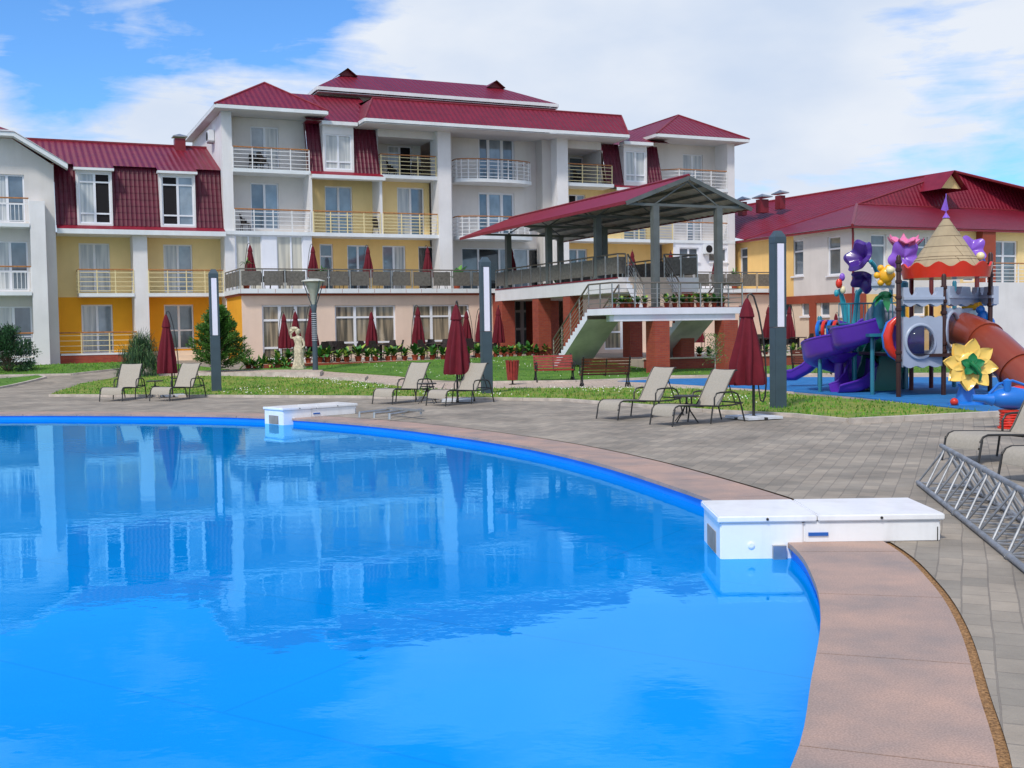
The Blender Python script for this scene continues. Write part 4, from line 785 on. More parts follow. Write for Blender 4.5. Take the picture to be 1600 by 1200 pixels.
# ------------------------------------------------------------ white box housings on the pool edge
M['grp'] = mat('white glass fibre', (.90, .90, .92), .35, .03, 2, coat=.2)
streaks(M['grp'], .15)
M['bluelab'] = mat('blue enamel plate', (.02, .12, .45), .4, .1, 3); M['dk'] = mat('dark gap', (.02, .02, .02), .8, .1, 2); M['brownd'] = mat('grey brown opening', (.30, .26, .22), .8, .2, 3)
def housing(p, rz, L, Wd_, lab, opening=True):
    r = empty('pool_box_housing', p, rz, lab, 'pool equipment box', 'white box housings straddling the pool edge'); zt = .225
    b = MB(); b.box(0, L * .38, 0, Wd_, -.5, zt - .045); b.box(L * .381, L, 0, Wd_, -.01, zt - .045); b.build('body', M['grp'], r, bevel=.012)
    for a, c, nm in ((-.025, L * .44 - .005, 0), (L * .44 + .005, L + .03, 1)):
        b = MB(); b.box(a, c, -.025, Wd_ + .025, zt - .042, zt + .015); l_ = b.build('lid', M['grp'], r, bevel=.01)
        b = MB(); b.lathe([(.012, 0), (.012, .01), (0, .01)], n=8); b.xf(Matrix.Translation(((a + c) / 2, -.026, zt - .014)) @ Matrix.Rotation(math.pi / 2, 4, 'X')); b.build('screw', M['dk'], l_)
    b = MB(); b.box(L * .40, L * .49, -.012, -.0, .055, .085, 0); b.build('name_plate', M['bluelab'], r)
    b = MB(); b.lathe([(.03, 0), (.03, .01), (.018, .014), (0, .014)], n=12); b.xf(Matrix.Translation((L * .14, -.001, -.02)) @ Matrix.Rotation(math.pi / 2, 4, 'X')); b.build('nozzle', M['grp'], r)
    if opening: b = MB(); b.box(-.006, -.001, Wd_ * .25, Wd_ * .75, -.13, .06); b.build('inlet', M['brownd'], r)
    b = MB(); b.box(L * .235, L * .295, -.05, 0, -.15, -.02); b.build('lamp_box', M['inox'], r); 
    b = MB(); b.box(L - .03, L - .022, -.004, -.001, -.004, .12); b.build('seam', M['dk'], r)
    return r
a = gp(1117, 869, WZ); c = gp(1462, 845, 0); dv = c - a; housing((1.80, 9.72, 0), -.01, 1.92, .88, 'large white box housing with lid on the near pool edge')
a = gp(459, 664, WZ); c = gp(553, 647, 0); dv = c - a; a = Vector((a.x - .22, a.y - .05, 0)); housing((a.x, a.y, 0), math.atan2(dv.y, dv.x), 1.95, .8, 'far white box housing beside the pool ladder', True)
# ladder rails lying on the coping
LR = empty('pool_ladder', gp(615, 657), 0, 'grey metal ladder rails lying flat on the far coping', 'ladder'); q = gp(615, 657)
for x0, y0, x1, y1 in ((562, 655, 608, 650), (585, 656, 630, 651), (609, 658, 658, 650)):
    a = gp(x0, y0) - q; c = gp(x1, y1) - q; b = MB(); b.tube([a + Vector((0, 0, .04)), a + Vector((0, 0, .14)), c + Vector((0, 0, .14)), c + Vector((0, 0, .04))], .03, n=8); b.build('rail', M['inox'], LR, True)
a = gp(608, 650) - q; c = gp(660, 655) - q; b = MB(); b.beam(a + Vector((0, 0, .18)), c + Vector((0, 0, .18)), .12, .04); b.build('tread', M['inox'], LR)
# ------------------------------------------------------------ pavilion canopy
M['steel'] = mat('grey green painted steel', (.12, .13, .125), .5, .12, 2); M['steeld'] = mat('dark canopy underside sheet', (.52, .50, .44), .5, .15, 2)
CN = empty('canopy', OO, TH, 'open pavilion with gabled red metal roof on grey steel posts before the hotel', 'canopy')
uL, uR, uA, zL, zR, zA, v0, v1 = 11.75, 17.6, 14.62, 6.74, 6.66, 7.82, -20.1, -2.6
b = MB(); n = 24
for (ua, za, ub, zb) in ((uL, zL, uA, zA), (uA, zA, uR, zR)):
    rows = []; nv = 80
    for k in range(nv + 1):
        v = v0 + (v1 - v0) * k / nv; o_ = .03 * (.5 + .5 * math.cos(k * math.pi)); rows.append([(ua, v, za + o_), (ub, v, zb + o_)])
    b.grid(rows, 0); b.grid([[(p[0], p[1], p[2] - .05) for p in r][::-1] for r in rows], 1)
rf = b.build('roof', [M['redflat'], M['steeld']], CN)
for (ua, za, ub, zb) in ((uL, zL, uA, zA), (uA, zA, uR, zR)): b = MB(); b.beam((ua, v0 - .03, za - .06), (ub, v0 - .03, zb - .06), .05, .16); b.build('barge_board', M['steel'], rf)
b = MB(); b.beam((uL, v0, zL - .03), (uL, v1, zL - .03), .05, .13); b.build('eaves_trim', M['redflat'], rf); b = MB(); b.beam((uR, v0, zR - .03), (uR, v1, zR - .03), .05, .10); b.build('eaves_trim', M['dkred'], rf)
for k in range(1, 5):
    t = k / 5
    for (ua, za) in ((uL, zL), (uR, zR)): u = ua + (uA - ua) * t; z = za + (zA - za) * t; b = MB(); b.box(u - .04, u + .04, v0 + .05, v1, z - .17, z - .06); b.build('purlin', M['steel'], rf)
b = MB(); b.tube([(uA, v0, zA + .04), (uA, v1, zA + .04)], .07, n=5); b.build('ridge_cap', M['dkred'], rf)
vs = [-20.0, -15.3, -10.5, -5.8]; 
for i, v in enumerate(vs):
    zb = 2.68 if i == 0 else 4.0
    b = MB(); b.box(uL + .1, uR - .1, v - .05, v + .05, 6.62, 6.72); b.build('tie_beam', M['steel'], CN)
    for s_, (ua, za) in ((1, (13.1, 0)), (-1, (16.05, 0))):
        pass
    for u in (13.1, 16.05):
        if i == 1 and u > 15: continue
        b = MB(); b.box(u - .13, u + .13, v - .13, v + .13, zb, 6.62); b.box(u - .2, u + .2, v - .2, v + .2, zb, zb + .03); b.build('post', M['steel'], CN)
    for (a_, c_) in (((13.1, 6.7), (uA, zA - .2)), ((16.05, 6.7), (uA, zA - .2))): b = MB(); b.beam((a_[0], v, a_[1]), (c_[0], v, c_[1]), .05, .05); b.build('brace', M['steel'], CN)
    if i < 3:
        for u in (13.1, 16.05):
            b = MB(); b.beam((u, v, 6.66), (u + (.9 if u < 14 else -.9), (v + vs[i + 1]) / 2, 6.95 + .1), .05, .06); b.build('brace', M['steel'], CN)
# ------------------------------------------------------------ raised platform and stairs
M['under'] = mat('unpainted concrete soffit', (.64, .57, .55), .9, .15, 1)
SR = empty('outdoor_staircase', OO, TH, 'white concrete staircase with landing on red brick piers under the pavilion', 'staircase')
b = MB(); b.poly([(12.95, VP - .36, 3.98), (16.9, VP - .36, 3.98), (16.9, -17.3, 3.98), (12.95, -17.3, 3.98)], 1)
sl_ = [(12.95, VP - .36), (12.95, -17.3), (16.9, -17.3), (16.9, VP - .36)]
for i in range(3):
    p, q = sl_[i], sl_[i + 1]; b.poly([(p[0], p[1], 3.36), (q[0], q[1], 3.36), (q[0], q[1], 3.98), (p[0], p[1], 3.98)], 0)
b.poly([(p[0], p[1], 3.36) for p in sl_][::-1], 2); b.build('platform', [M['white'], M['brick'], M['soffit']], SR)
b = MB(); b.box(12.93, 12.949, -17.3, VP - .4, 3.93, 3.985); b.build('platform_edging', M['redflat'], SR)
def flight(u0, u1, va, za, vb, zb, n, nm='flight'):
    """stepped flight running along v from (va, za) down to (vb, zb)"""
    b = MB(); pts = []
    for k in range(n):
        v_a = va + (vb - va) * k / n; v_b = va + (vb - va) * (k + 1) / n; z = za + (zb - za) * (k + 1) / n; zp = za + (zb - za) * k / n
        b.poly([(u0, v_a, z), (u1, v_a, z), (u1, v_b, z), (u0, v_b, z)], 1); b.poly([(u0, v_a, zp), (u1, v_a, zp), (u1, v_a, z), (u0, v_a, z)], 1)
        for u in (u0, u1): b.poly([(u, v_a, zp - .42), (u, v_a, z), (u, v_b, z), (u, v_b, z - .42)], 0)
    b.poly([(u0, va, za - .42), (u1, va, za - .42), (u1, vb, zb - .42), (u0, vb, zb - .42)], 2)
    o = b.build(nm, [M['lav'], M['pink2'], M['under']], SR); return o
zl = 2.66
b = MB(); b.box(10.8, 16.85, -20.6, -18.6, zl - .27, zl - .02, 0); b.box(10.8, 16.85, -20.6, -18.6, zl - .018, zl, 1); b.box(10.95, 16.5, -20.5, -20.15, zl - .52, zl - .272, 0); b.box(11.6, 16.5, -19.1, -18.7, zl - .52, zl - .272, 0); b.build('landing', [M['lav'], M['redflat']], SR)
flight(10.8, 12.3, -18.6, zl, -15.4, .42, 15); flight(15.3, 16.85, -18.6, zl, -15.4, .53, 14); flight(13.35, 15.2, -18.6 + .001, zl, -17.301, 3.98, 8)
for u, v in ((13.0, -20.3), (16.2, -20.3), (16.3, -17.0), (13.3, -12.5), (16.4, -12.5), (13.3, -9.2)):
    b = MB(); b.box(u - .33, u + .33, v - .34, v + .34, -.1, 2.13 if v < -18 else 3.36); b.build('brick_pier', M['brick'], SR)
b = MB(); b.box(13.0, 16.9, -17.29, -17.1, .2, 3.36); b.build('side_wall', M['stone'], SR) if 0 else None
def srail(pts, h=.95, bars=4, step=1.0):
    b = MB(); P3 = [Vector(p) for p in pts]; upv = Vector((0, 0, 1))
    for i in range(len(P3) - 1):
        a, c = P3[i], P3[i + 1]; L = (c - a).length; n = max(1, round(L / step))
        for k in range(n + 1): q = a + (c - a) * (k / n); b.box(q.x - .022, q.x + .022, q.y - .022, q.y + .022, q.z, q.z + h)
        for k in range(bars): b.tube([a + upv * (.18 + k * .18), c + upv * (.18 + k * .18)], .012, n=5)
    b.tube([p + upv * h for p in P3], .035, 1, n=6)
    return b.build('railing', [M['inox'], M['dkrail']], SR)
srail([(10.85, -15.45, .5), (10.85, -18.65, zl), (10.85, -20.55, zl), (16.8, -20.55, zl), (16.8, -18.65, zl), (16.8, -15.45, .55)])
srail([(12.25, -15.45, .5), (12.25, -18.6, zl)]); srail([(13.4, -17.35, 3.98), (13.4, -18.6, zl)]); srail([(15.15, -17.35, 3.98), (15.15, -18.6, zl)])
trail(SR, [(13.0, VP - .4), (13.0, -17.2), (13.35, -17.25)], 3.98, .95); trail(SR, [(15.2, -17.25), (16.85, -17.25), (16.85, VP - .4)], 3.98, .95)
b = MB(); b.box(16.9, 20.5, -12.4, -12.2, .7, 3.6); b.build('side_wall', M['stone'], SR) if 0 else None
# ------------------------------------------------------------ loungers
M['sling'] = mat('taupe sling fabric', (.385, .34, .28), .8, .06, 30, .2, 300); M['iron'] = mat('dark bronze tube', (.045, .042, .04), .4, .1, 6, metal=.3)
def make_lounger():
    r = empty('sun_lounger', (0, 0, 0)); w_ = .32
    prof = [(-.02, .20), (.0, .30), (.05, .365), (.13, .39), (.3, .385), (.6, .37), (.9, .35), (1.12, .335)]
    pb_ = [(1.13, .335), (1.20, .42), (1.46, .86), (1.56, 1.0), (1.60, 1.03), (1.64, 1.02)]
    for nm, pr in (('seat', prof), ('backrest', pb_)):
        b = MB(); b.grid([[(x, y, z + .006 - .012 * (1 - (y / w_) ** 2)) for y in (-w_ + .02, -.15, 0, .15, w_ - .02)] for x, z in pr]); b.grid([[(x, y, z - .006 - .012 * (1 - (y / w_) ** 2)) for y in (-w_ + .02, -.15, 0, .15, w_ - .02)][::-1] for x, z in pr]); b.build(nm, M['sling'], r, True)
    b = MB()
    for s in (-1, 1):
        y = s * w_; b.tube([(x, y, z) for x, z in prof[1:]] + [(1.5, y, .34), (1.78, y, .37)], .016, n=6); b.tube([(x, y, z) for x, z in pb_], .015, n=6); b.tube([(1.42, y * .95, .78), (1.6, y * .95, .36)], .012, n=5)
    b.tube([(-.0, -w_, .21), (-.0, w_, .21)], .014); b.tube([(1.62, -w_, 1.02), (1.62, w_, 1.02)], .015); b.tube([(1.78, -w_, .37), (1.78, w_, .37)], .014); b.tube([(.75, -w_, .34), (.75, w_, .34)], .012); b.tube([(1.2, -w_, .33), (1.2, w_, .33)], .012)
    b.build('frame', M['iron'], r, True)
    for s in (-1, 1):
        y = s * (w_ + .015)
        b = MB(); b.tube([(.02, y, .33), (-.05, y, .0)], .016); b.build('leg', M['iron'], r, True)
        b = MB(); b.tube([(.98, y, .34), (.92, y, .0)], .016); b.build('leg', M['iron'], r, True)
        b = MB(); b.tube([(1.02, y, .34), (1.02, y, .5), (1.08, y, .585), (1.18, y, .60), (1.5, y, .60), (1.62, y, .56), (1.68, y, .46), (1.82, y, 0)], .017); b.build('armrest', M['iron'], r, True)
    return r
proto = make_lounger(); placed = []
def put_lounger(foot, rear, lab, first=[True], side=-1):
    f = gp(*foot); q = gp(*rear); a = math.atan2(q.y - f.y, q.x - f.x); n = Vector((-math.sin(a), math.cos(a), 0))
    p = f + n * .335 + Vector((math.cos(a), math.sin(a), 0)) * .05
    if first[0]: first[0] = False; proto.location = p; proto.rotation_euler = (0, 0, a); tag(proto, lab, 'sun lounger', 'taupe sun loungers on the paving'); return proto
    return copy_tree(proto, p, a, lab)
put_lounger((191, 627), (226, 621.3), 'taupe sun lounger at far left, left of the closed umbrella')
put_lounger((265, 627), (318.8, 621), 'taupe sun lounger between the left closed umbrella and the left lamp column')
put_lounger((612.6, 632), (664, 626.8), 'taupe sun lounger in the middle pair, the one further left')
put_lounger((696, 635), (764, 628.7), 'taupe sun lounger in front of the middle lamp column')
put_lounger((965, 657), (1064, 649), 'taupe sun lounger left of the small table in the right pair')
put_lounger((1050.4, 667), (1160, 658.5), 'taupe sun lounger in front of the nearest closed umbrella')
put_lounger((1528, 727), (1705, 714), 'taupe sun lounger at the right edge, behind the metal truss')
put_lounger((1624, 760), (1850, 744), 'nearest taupe sun lounger, only its foot end showing behind the truss')
# side tables
def side_table(px, lab):
    r = empty('side_table', gp(*px), .3, lab, 'side table', 'small round side tables between loungers')
    b = MB(); b.lathe([(0, .50), (.24, .50), (.255, .515), (.24, .53), (0, .53)], n=20); b.build('table_top', M['iron'], r, True)
    b = MB(); b.lathe([(.02, .16), (.02, .5)], n=8); b.lathe([(.12, .34), (.14, .35), (.12, .36)], n=12); b.build('column', M['iron'], r, True)
    for k in range(4): a = k * math.pi / 2 + .4; b = MB(); b.tube([(0, 0, .42), (.1 * math.cos(a), .1 * math.sin(a), .22), (.3 * math.cos(a), .3 * math.sin(a), .0)], .013); b.build('leg', M['iron'], r, True)
side_table((1073, 659), 'small dark round table between the right pair of loungers'); side_table((668, 630), 'small dark round table between the middle pair of loungers'); side_table((243, 622), 'small dark round table between the left pair of loungers')
# ------------------------------------------------------------ closed cantilever umbrellas
M['cloth'] = mat('wine red canvas', (.135, .004, .014), .85, .10, 5, .3, 80); M['slabm'] = mat('pale concrete slab', (.62, .64, .68), .8, .08, 4)
def make_umbrella():
    r = empty('closed_umbrella', (0, 0, 0))
    fold = lambda a, z: 1 + (.27 * math.cos(8 * a + 1.5 * math.sin(z * 2)) + .07 * math.cos(3 * a + z * 3)) * min(1, max(0, (2.1 - z) / 1.0 + .25))
    b = MB(); b.lathe([(.30, .78), (.335, .70), (.345, .74), (.335, .86), (.30, 1.15), (.245, 1.5), (.19, 1.8), (.135, 2.05), (.11, 2.12), (.10, 2.14)], n=48, fn=fold); b.build('canopy', M['cloth'], r, True, ang=70)
    b = MB(); b.lathe([(.15, 2.06), (.165, 2.08), (.13, 2.22), (.075, 2.36), (.03, 2.44), (0, 2.46)], n=24, fn=lambda a, z: 1 + .08 * math.cos(8 * a)); b.build('canopy_cap', M['cloth'], r, True)
    b = MB(); b.tube([(0, 0, 2.4), (.03, 0, 2.52), (.10, 0, 2.54), (.16, 0, 2.48), (.27, 0, 2.15), (.36, 0, 1.7), (.42, 0, 1.2), (.44, 0, .75), (.41, 0, .45), (.36, 0, .35), (.30, 0, .38)], .02, n=7); b.build('arm', M['iron'], r, True)
    b = MB(); b.tube([(.16, .05, .03), (.16, .05, 1.0)], .034, n=8); b.tube([(.30, 0, .38), (.26, .02, .7), (.16, .05, .98)], .016); b.build('pole', M['iron'], r, True)
    b = MB(); 
    for k in (0, 1): a = k * math.pi / 2 + .3; b.obox((.16, .05, .03), Vector((math.cos(a), math.sin(a), 0)) * .5, Vector((-math.sin(a), math.cos(a), 0)) * .03, Vector((0, 0, .02 + k * .004)))
    b.build('base', M['iron'], r)
    for sx, sy in ((1, 1), (1, -1), (-1, 1), (-1, -1)): b = MB(); b.box(-.21, .21, -.21, .21, 0, .05); b.xf(Matrix.Translation((.16, .05, .015)) @ Matrix.Rotation(.3, 4, 'Z') @ Matrix.Translation((sx * .25, sy * .25, 0))); b.build('base_slab', M['slabm'], r)
    return r
UP0 = make_umbrella(); first = [True]
def put_umb(p, rz, lab, sc=1.0, group='closed wine red umbrellas'):
    if first[0]: first[0] = False; UP0.location = p; UP0.rotation_euler = (0, 0, rz); UP0.scale = sc if isinstance(sc, tuple) else (sc,) * 3; tag(UP0, lab, 'umbrella', group); return
    copy_tree(UP0, p, rz, lab, scale=sc)
p = gp(1168, 655); put_umb(p, .1, 'nearest closed wine red umbrella, behind the right pair of loungers', (.9, .9, 1))
p = gp(715, 628); put_umb(p, 1.3, 'closed wine red umbrella behind the middle pair of loungers', (.9, .9, 1.05))
p = gp(263, 620); put_umb(p, .1, 'closed wine red umbrella between the left pair of loungers', (.76, .76, 1.03))
def patio(x, v, z0=.57):
    u = U(x, v); return loc(u, v, z0)
for x, v, rz, sc, lab in ((441, -7.5, 2.9, .9, 'leftmost of the three closed umbrellas near the statue'), (459, -6.3, 2.9, .95, 'closed umbrella partly hidden behind the statue'), (484, -7.8, 2.9, 1.0, 'closed umbrella between the statue and the street lamp'),
                          (578, -6.3, 1.8, .93, 'closed umbrella before the middle restaurant window'), (651, -7.8, 2.9, 1.0, 'closed umbrella at the left edge of the third restaurant window, arm curving left'), (727, -6.2, .1, .93, 'closed umbrella at the right side of the third restaurant window'),
                          (749, -6.8, 2.9, .93, 'closed umbrella just left of the middle lamp column'), (777, -8.2, 1.4, .98, 'closed umbrella beside the entrance brick pier, right of the middle lamp column')):
    put_umb(patio(x, v), rz, lab, (sc * .78, sc * .78, sc))
for x, v, sc, lab in ((985, -8.0, .95, 'closed umbrella under the staircase landing before a curtained window'), (1092, -10.0, .8, 'closed umbrella seen beneath the right stair flight'), (1200, -10.8, .95, 'closed umbrella just left of the right lamp column before the annexe'), (1233, -10.5, .95, 'closed umbrella just right of the right lamp column before the annexe'), (1306, -9.5, .8, 'closed umbrella behind the playground railing')):
    put_umb(loc(U(x, v), v, .52), .2, lab, (sc * .8, sc * .8, sc))
for x, v, rz, lab in ((391, -2.6, 2.9, 'leftmost closed umbrella on the upper terrace'), (489, -2.6, 2.9, 'second closed umbrella from the left on the upper terrace'), (575, -2.6, 2.9, 'third closed umbrella from the left on the upper terrace'), (668, -3.0, 2.9, 'closed umbrella on the upper terrace beside the white pillar'),
                      (799, -3.1, 1.5, 'closed umbrella on the terrace under the canopy end'), (988, -2.5, 1.5, 'closed umbrella on the terrace behind the stair platform'), (1048, -2.4, 1.5, 'closed umbrella on the terrace left of the small windows of the right tower'), (1119, -2.4, 1.5, 'closed umbrella on the terrace mostly hidden by the canopy post')):
    put_umb(loc(U(x, v), v, 4.02), rz, lab, (.72, .72, .9))
# ------------------------------------------------------------ lamp columns
M['slate'] = mat('slate blue grey paint', (.055, .085, .11), .5, .08, 3); M['diff'] = mat('opal diffuser', (.86, .82, .95), .3, .02, 3)
lp = None
def lamp_col(px, lab, sc=1.0):
    global lp
    p = gp(*px); p.z = tz(p.y, p.x)
    if lp: return copy_tree(lp, p, None, lab, scale=sc)
    r = lp = empty('lamp_column', p, 0, lab, 'lamp column', 'tall slate lamp columns along the lawn'); r.rotation_euler = (0, 0, R_(20)); r.scale = (sc,) * 3
    b = MB(); b.box(-.15, .15, -.12, .12, 0, 1.85); b.build('shaft', M['slate'], r, bevel=.01)
    b = MB(); b.box(-.15, -.085, -.12, .12, 1.853, 3.72); b.box(.085, .15, -.12, .12, 1.853, 3.72); b.box(-.084, .084, 0, .12, 1.853, 3.72); b.build('lamp_frame', M['slate'], r, bevel=.006)
    b = MB(); b.box(-.083, .083, -.13, -.002, 1.86, 3.71); b.build('diffuser', M['diff'], r)
    b = MB(); b.grid([[(-.15, -.12, 3.723), (.15, -.12, 3.723), (.15, .12, 3.723), (-.15, .12, 3.723)], [(-.15, -.12, 3.86), (.15, -.12, 3.86), (.15, .12, 3.86), (-.15, .12, 3.86)], [(-.07, -.05, 4.0), (.07, -.05, 4.0), (.07, .05, 4.0), (-.07, .05, 4.0)]], 0, True); b.poly([(-.07, -.05, 4.0), (.07, -.05, 4.0), (.07, .05, 4.0), (-.07, .05, 4.0)]); b.build('cap', M['slate'], r)
    b = MB(); b.box(-.2, .2, -.2, .2, -.02, .03); b.build('foot', M['kerb'], r)
    return r
lamp_col((1216, 640), 'slate lamp column on the right beside the play area'); lamp_col((761, 617), 'slate lamp column in the middle behind the loungers'); lamp_col((338.5, 613), 'slate lamp column on the left before the conifer')
# street lamp with dish head
q = gz(493, 581.5); r = empty('street_lamp', q, 0, 'grey street lamp with a wide dish head before the restaurant', 'street lamp')
b = MB(); b.lathe([(.13, 0), (.11, .3), (.10, 2.5), (.13, 2.75), (.10, 2.8)], n=14); b.lathe([(.16, 0), (.16, .04)], n=14); b.build('pole', M['slate'], r, True)
b = MB()
for k in range(14): b.lathe([(.112, 1.3 + k * .085), (.125, 1.31 + k * .085), (.112, 1.335 + k * .085)], n=14)
b.build('louvre', mat('grey louvre', (.35, .37, .42), .5, .1, 5), r)
b = MB(); b.lathe([(.10, 2.8), (.16, 3.2), (.36, 3.68), (.40, 3.7), (0, 3.72)], n=20); b.build('reflector', mat('frosted reflector', (.42, .43, .38), .3, .1, 3), r, True)
b = MB(); b.lathe([(0, 3.86), (.2, 3.85), (.47, 3.78), (.49, 3.74), (.47, 3.725), (.0, 3.722)], n=28); b.build('lamp_shade', mat('pale lamp dish', (.55, .55, .50), .5, .1, 3), r, True)
for k in range(4): a = k * math.pi / 2 + .7; b = MB(); b.tube([(.10 * math.cos(a), .10 * math.sin(a), 2.75), (.22 * math.cos(a), .22 * math.sin(a), 3.05), (.44 * math.cos(a), .44 * math.sin(a), 3.6), (.48 * math.cos(a), .48 * math.sin(a), 3.76)], .02); b.build('bracket', M['slate'], r, True)
# ------------------------------------------------------------ benches and bin
M['redw'] = mat('red stained slats', (.27, .026, .018), .45, .2, 6, coat=.2); M['castiron'] = mat('black cast iron', (.012, .013, .014), .45, .1, 6)
M['brownw'] = mat('dark brown stained slats', (.13, .035, .022), .5, .2, 6)
def bench(p, rz, lab, L=1.5, wd='redw'):
    r = empty('park_bench', p, rz, lab, 'bench', 'red slatted park benches with black iron ends')
    b = MB()
    for k in range(4): y = .02 + k * .12; b.obox((0, y, .43 + .012 * k * (k - 2) * .5), Vector((L / 2, 0, 0)), Vector((0, .05, 0)), Vector((0, 0, .016)))
    b.build('seat', M[wd], r)
    b = MB()
    for k in range(5): t = .10 + k * .095; b.obox((0, .45 + t * .32, .43 + t), Vector((L / 2, 0, 0)), Vector((0, .014, 0)), Vector((0, .012, .038)))
    b.build('backrest', M[wd], r)
    for s in (-1, 1):
        x = s * (L / 2 - .04); b = MB(); arc = lambda cy, cz, rr, a0, a1: [(x, cy + rr * math.cos(R_(a0 + (a1 - a0) * k / 8)), cz + rr * math.sin(R_(a0 + (a1 - a0) * k / 8))) for k in range(9)]
        b.tube([(x, -.04, .42), (x, .2, .40), (x, .44, .42), (x, .52, .62), (x, .66, 1.0)], .024); b.tube(arc(.13, .0, .17, 0, 180), .024); b.tube(arc(.5, .0, .17, 20, 180), .024)
        b.tube([(x, .13, .17), (x, .2, .40)], .022); b.tube([(x, .45, .17), (x, .42, .42)], .022); b.tube([(x, -.04, .42), (x, -.07, .55)] + arc(.02, .62, .09, 220, 60)[:7] + [(x, .3, .66), (x, .54, .68)], .022); b.tube(arc(.28, .53, .07, 0, 360), .014); b.build('frame_end', M['castiron'], r, True)
    for s in (-1, 0, 1) if L > 1.55 else (0,): x = s * L / 4.5; b = MB(); b.tube([(x, .0, .405), (x, .44, .40), (x, .50, .6), (x, .63, .93)], .018); b.build('brace', M['castiron'], r, True)
    return r
a = gp(866, 598); bench(gp(868, 597) - Vector((0, .1, 0)), .12, 'bright red slatted bench facing the pool beside the litter bin', 1.42)
bench(gp(944, 606.5) + Vector((0, .35, 0)), math.pi + .10, 'dark red bench seen from behind on the pale path', 1.55, 'brownw')
bench(gp(1274, 586) + Vector((0, .3, 0)), 2.75, 'dark bench behind the purple spiral slide', 1.5, 'brownw')
bench(gp(1556, 588), .3, 'bench half hidden behind the tube slide', 1.4, 'brownw')
p = gp(801, 601); r = empty('litter_bin', p, 0, 'red slatted litter bin on the path left of the benches', 'litter bin')
b = MB(); 
for k in range(14): a = 2 * math.pi * k / 14; b.obox((.20 * math.cos(a), .20 * math.sin(a), .50), Vector((-math.sin(a), math.cos(a), 0)) * .038, Vector((math.cos(a), math.sin(a), 0)) * .01, Vector((.028 * math.cos(a), .028 * math.sin(a), .34)))
b.build('slats', M['redw'], r)
b = MB(); b.lathe([(.16, .2), (.205, .8), (.20, .8), (.155, .21), (0, .21)], n=14); b.build('liner', M['castiron'], r, True); b = MB(); b.lathe([(.13, 0), (.13, .02), (.03, .04), (.03, .2)], n=12); b.build('stand', M['castiron'], r)
# ------------------------------------------------------------ aluminium truss on the paving
M['alu'] = mat('dull aluminium', (.30, .31, .33), .5, .2, 9, metal=.35)
a = gp(1434, 757); c = gp(1600, 893); dv = (c - a); ang = math.atan2(dv.y, dv.x); TR = empty('lighting_truss', a, ang, 'triangular grey aluminium truss section lying on the paving at right', 'truss')
L = 6.4; h = .46; wd = .52; T = (.12, wd / 2, h); rr = .026
for (y, z, x0) in ((0, rr, 0), (wd, rr, 0), (wd / 2, h, 0)):
    b = MB(); b.tube([(x0, y, z), (L, y, z)], rr, n=10); 
    for k in (.34, .67): b.tube([(L * k - .035, y, z), (L * k + .035, y, z)], rr * 1.35, n=10)
    b.build('chord', M['alu'], TR, True)
for (ya, za, yb, zb) in ((0, rr, wd / 2, h), (wd, rr, wd / 2, h), (0, rr, wd, rr)):
    n = 12; st = L / n
    for k in range(n):
        x0 = k * st; b = MB(); b.tube([(x0 + .02, ya, za), (x0 + st * .5, yb, zb)], .012, n=6); b.tube([(x0 + st * .5, yb, zb), (x0 + st - .02, ya, za)], .012, n=6); b.build('lacing', M['alu'], TR, True)
# ------------------------------------------------------------ statue
M['marble'] = mat('weathered cream stone', (.62, .55, .40), .8, .25, 9, .5, 40)
q = gz(467, 577.5); r = empty('statue', q, -.1, 'cream stone statue of a draped woman holding a bundle on her shoulder', 'statue')
b = MB(); b.box(-.27, .27, -.22, .22, 0, .12); b.box(-.23, .23, -.19, .19, .12, .18); b.build('pedestal', M['marble'], r, bevel=.015)
dr = lambda a, z: 1 + .12 * math.cos(9 * a + z * 5) * max(0, min(1, (1.15 - z) * 2)) + .05 * math.sin(5 * a + z * 9)
b = MB(); rows = []
for (rr_, z, cx, sy) in ((.23, .18, 0, .8), (.21, .3, .01, .8), (.19, .5, .02, .8), (.20, .7, .02, .8), (.215, .85, .03, .8), (.20, .95, .03, .75), (.155, 1.08, .02, .75), (.17, 1.2, 0, .72), (.195, 1.3, -.01, .65), (.18, 1.38, -.01, .6), (.07, 1.43, -.01, .9), (.055, 1.48, -.01, 1), (.085, 1.53, -.01, 1.1), (.10, 1.60, -.01, 1.1), (.09, 1.67, -.01, 1.1), (.04, 1.71, -.01, 1)):
    rows.append([(cx + rr_ * dr(2 * math.pi * k / 24, z) * math.cos(2 * math.pi * k / 24), sy * rr_ * dr(2 * math.pi * k / 24, z) * math.sin(2 * math.pi * k / 24), z) for k in range(24)])
b.grid(rows, 0, True); b.tube([(-.17, 0, 1.34), (-.28, -.03, 1.36), (-.30, -.05, 1.52), (-.2, -.05, 1.62), (-.12, -.04, 1.68)], [.06, .05, .045, .035, .03], n=8); b.tube([(.17, 0, 1.33), (.25, -.02, 1.15), (.27, -.06, 1.0), (.2, -.14, .92)], [.06, .05, .04, .03], n=8)
b.tube([(-.02, -.1, 1.6), (-.01, -.125, 1.585), (-.01, -.1, 1.56)], .016, n=5); b.build('figure', M['marble'], r, True)
b = MB(); b.ball((-.17, .0, 1.74), .15, sc=(1.2, .8, .6), n=7); b.ball((-.27, -.02, 1.66), .09, n=6); b.build('bundle', M['marble'], r, True)
b = MB(); b.ball((-.01, .03, 1.64), .115, sc=(1, 1, .9), n=7); b.build('hair', M['marble'], r, True)
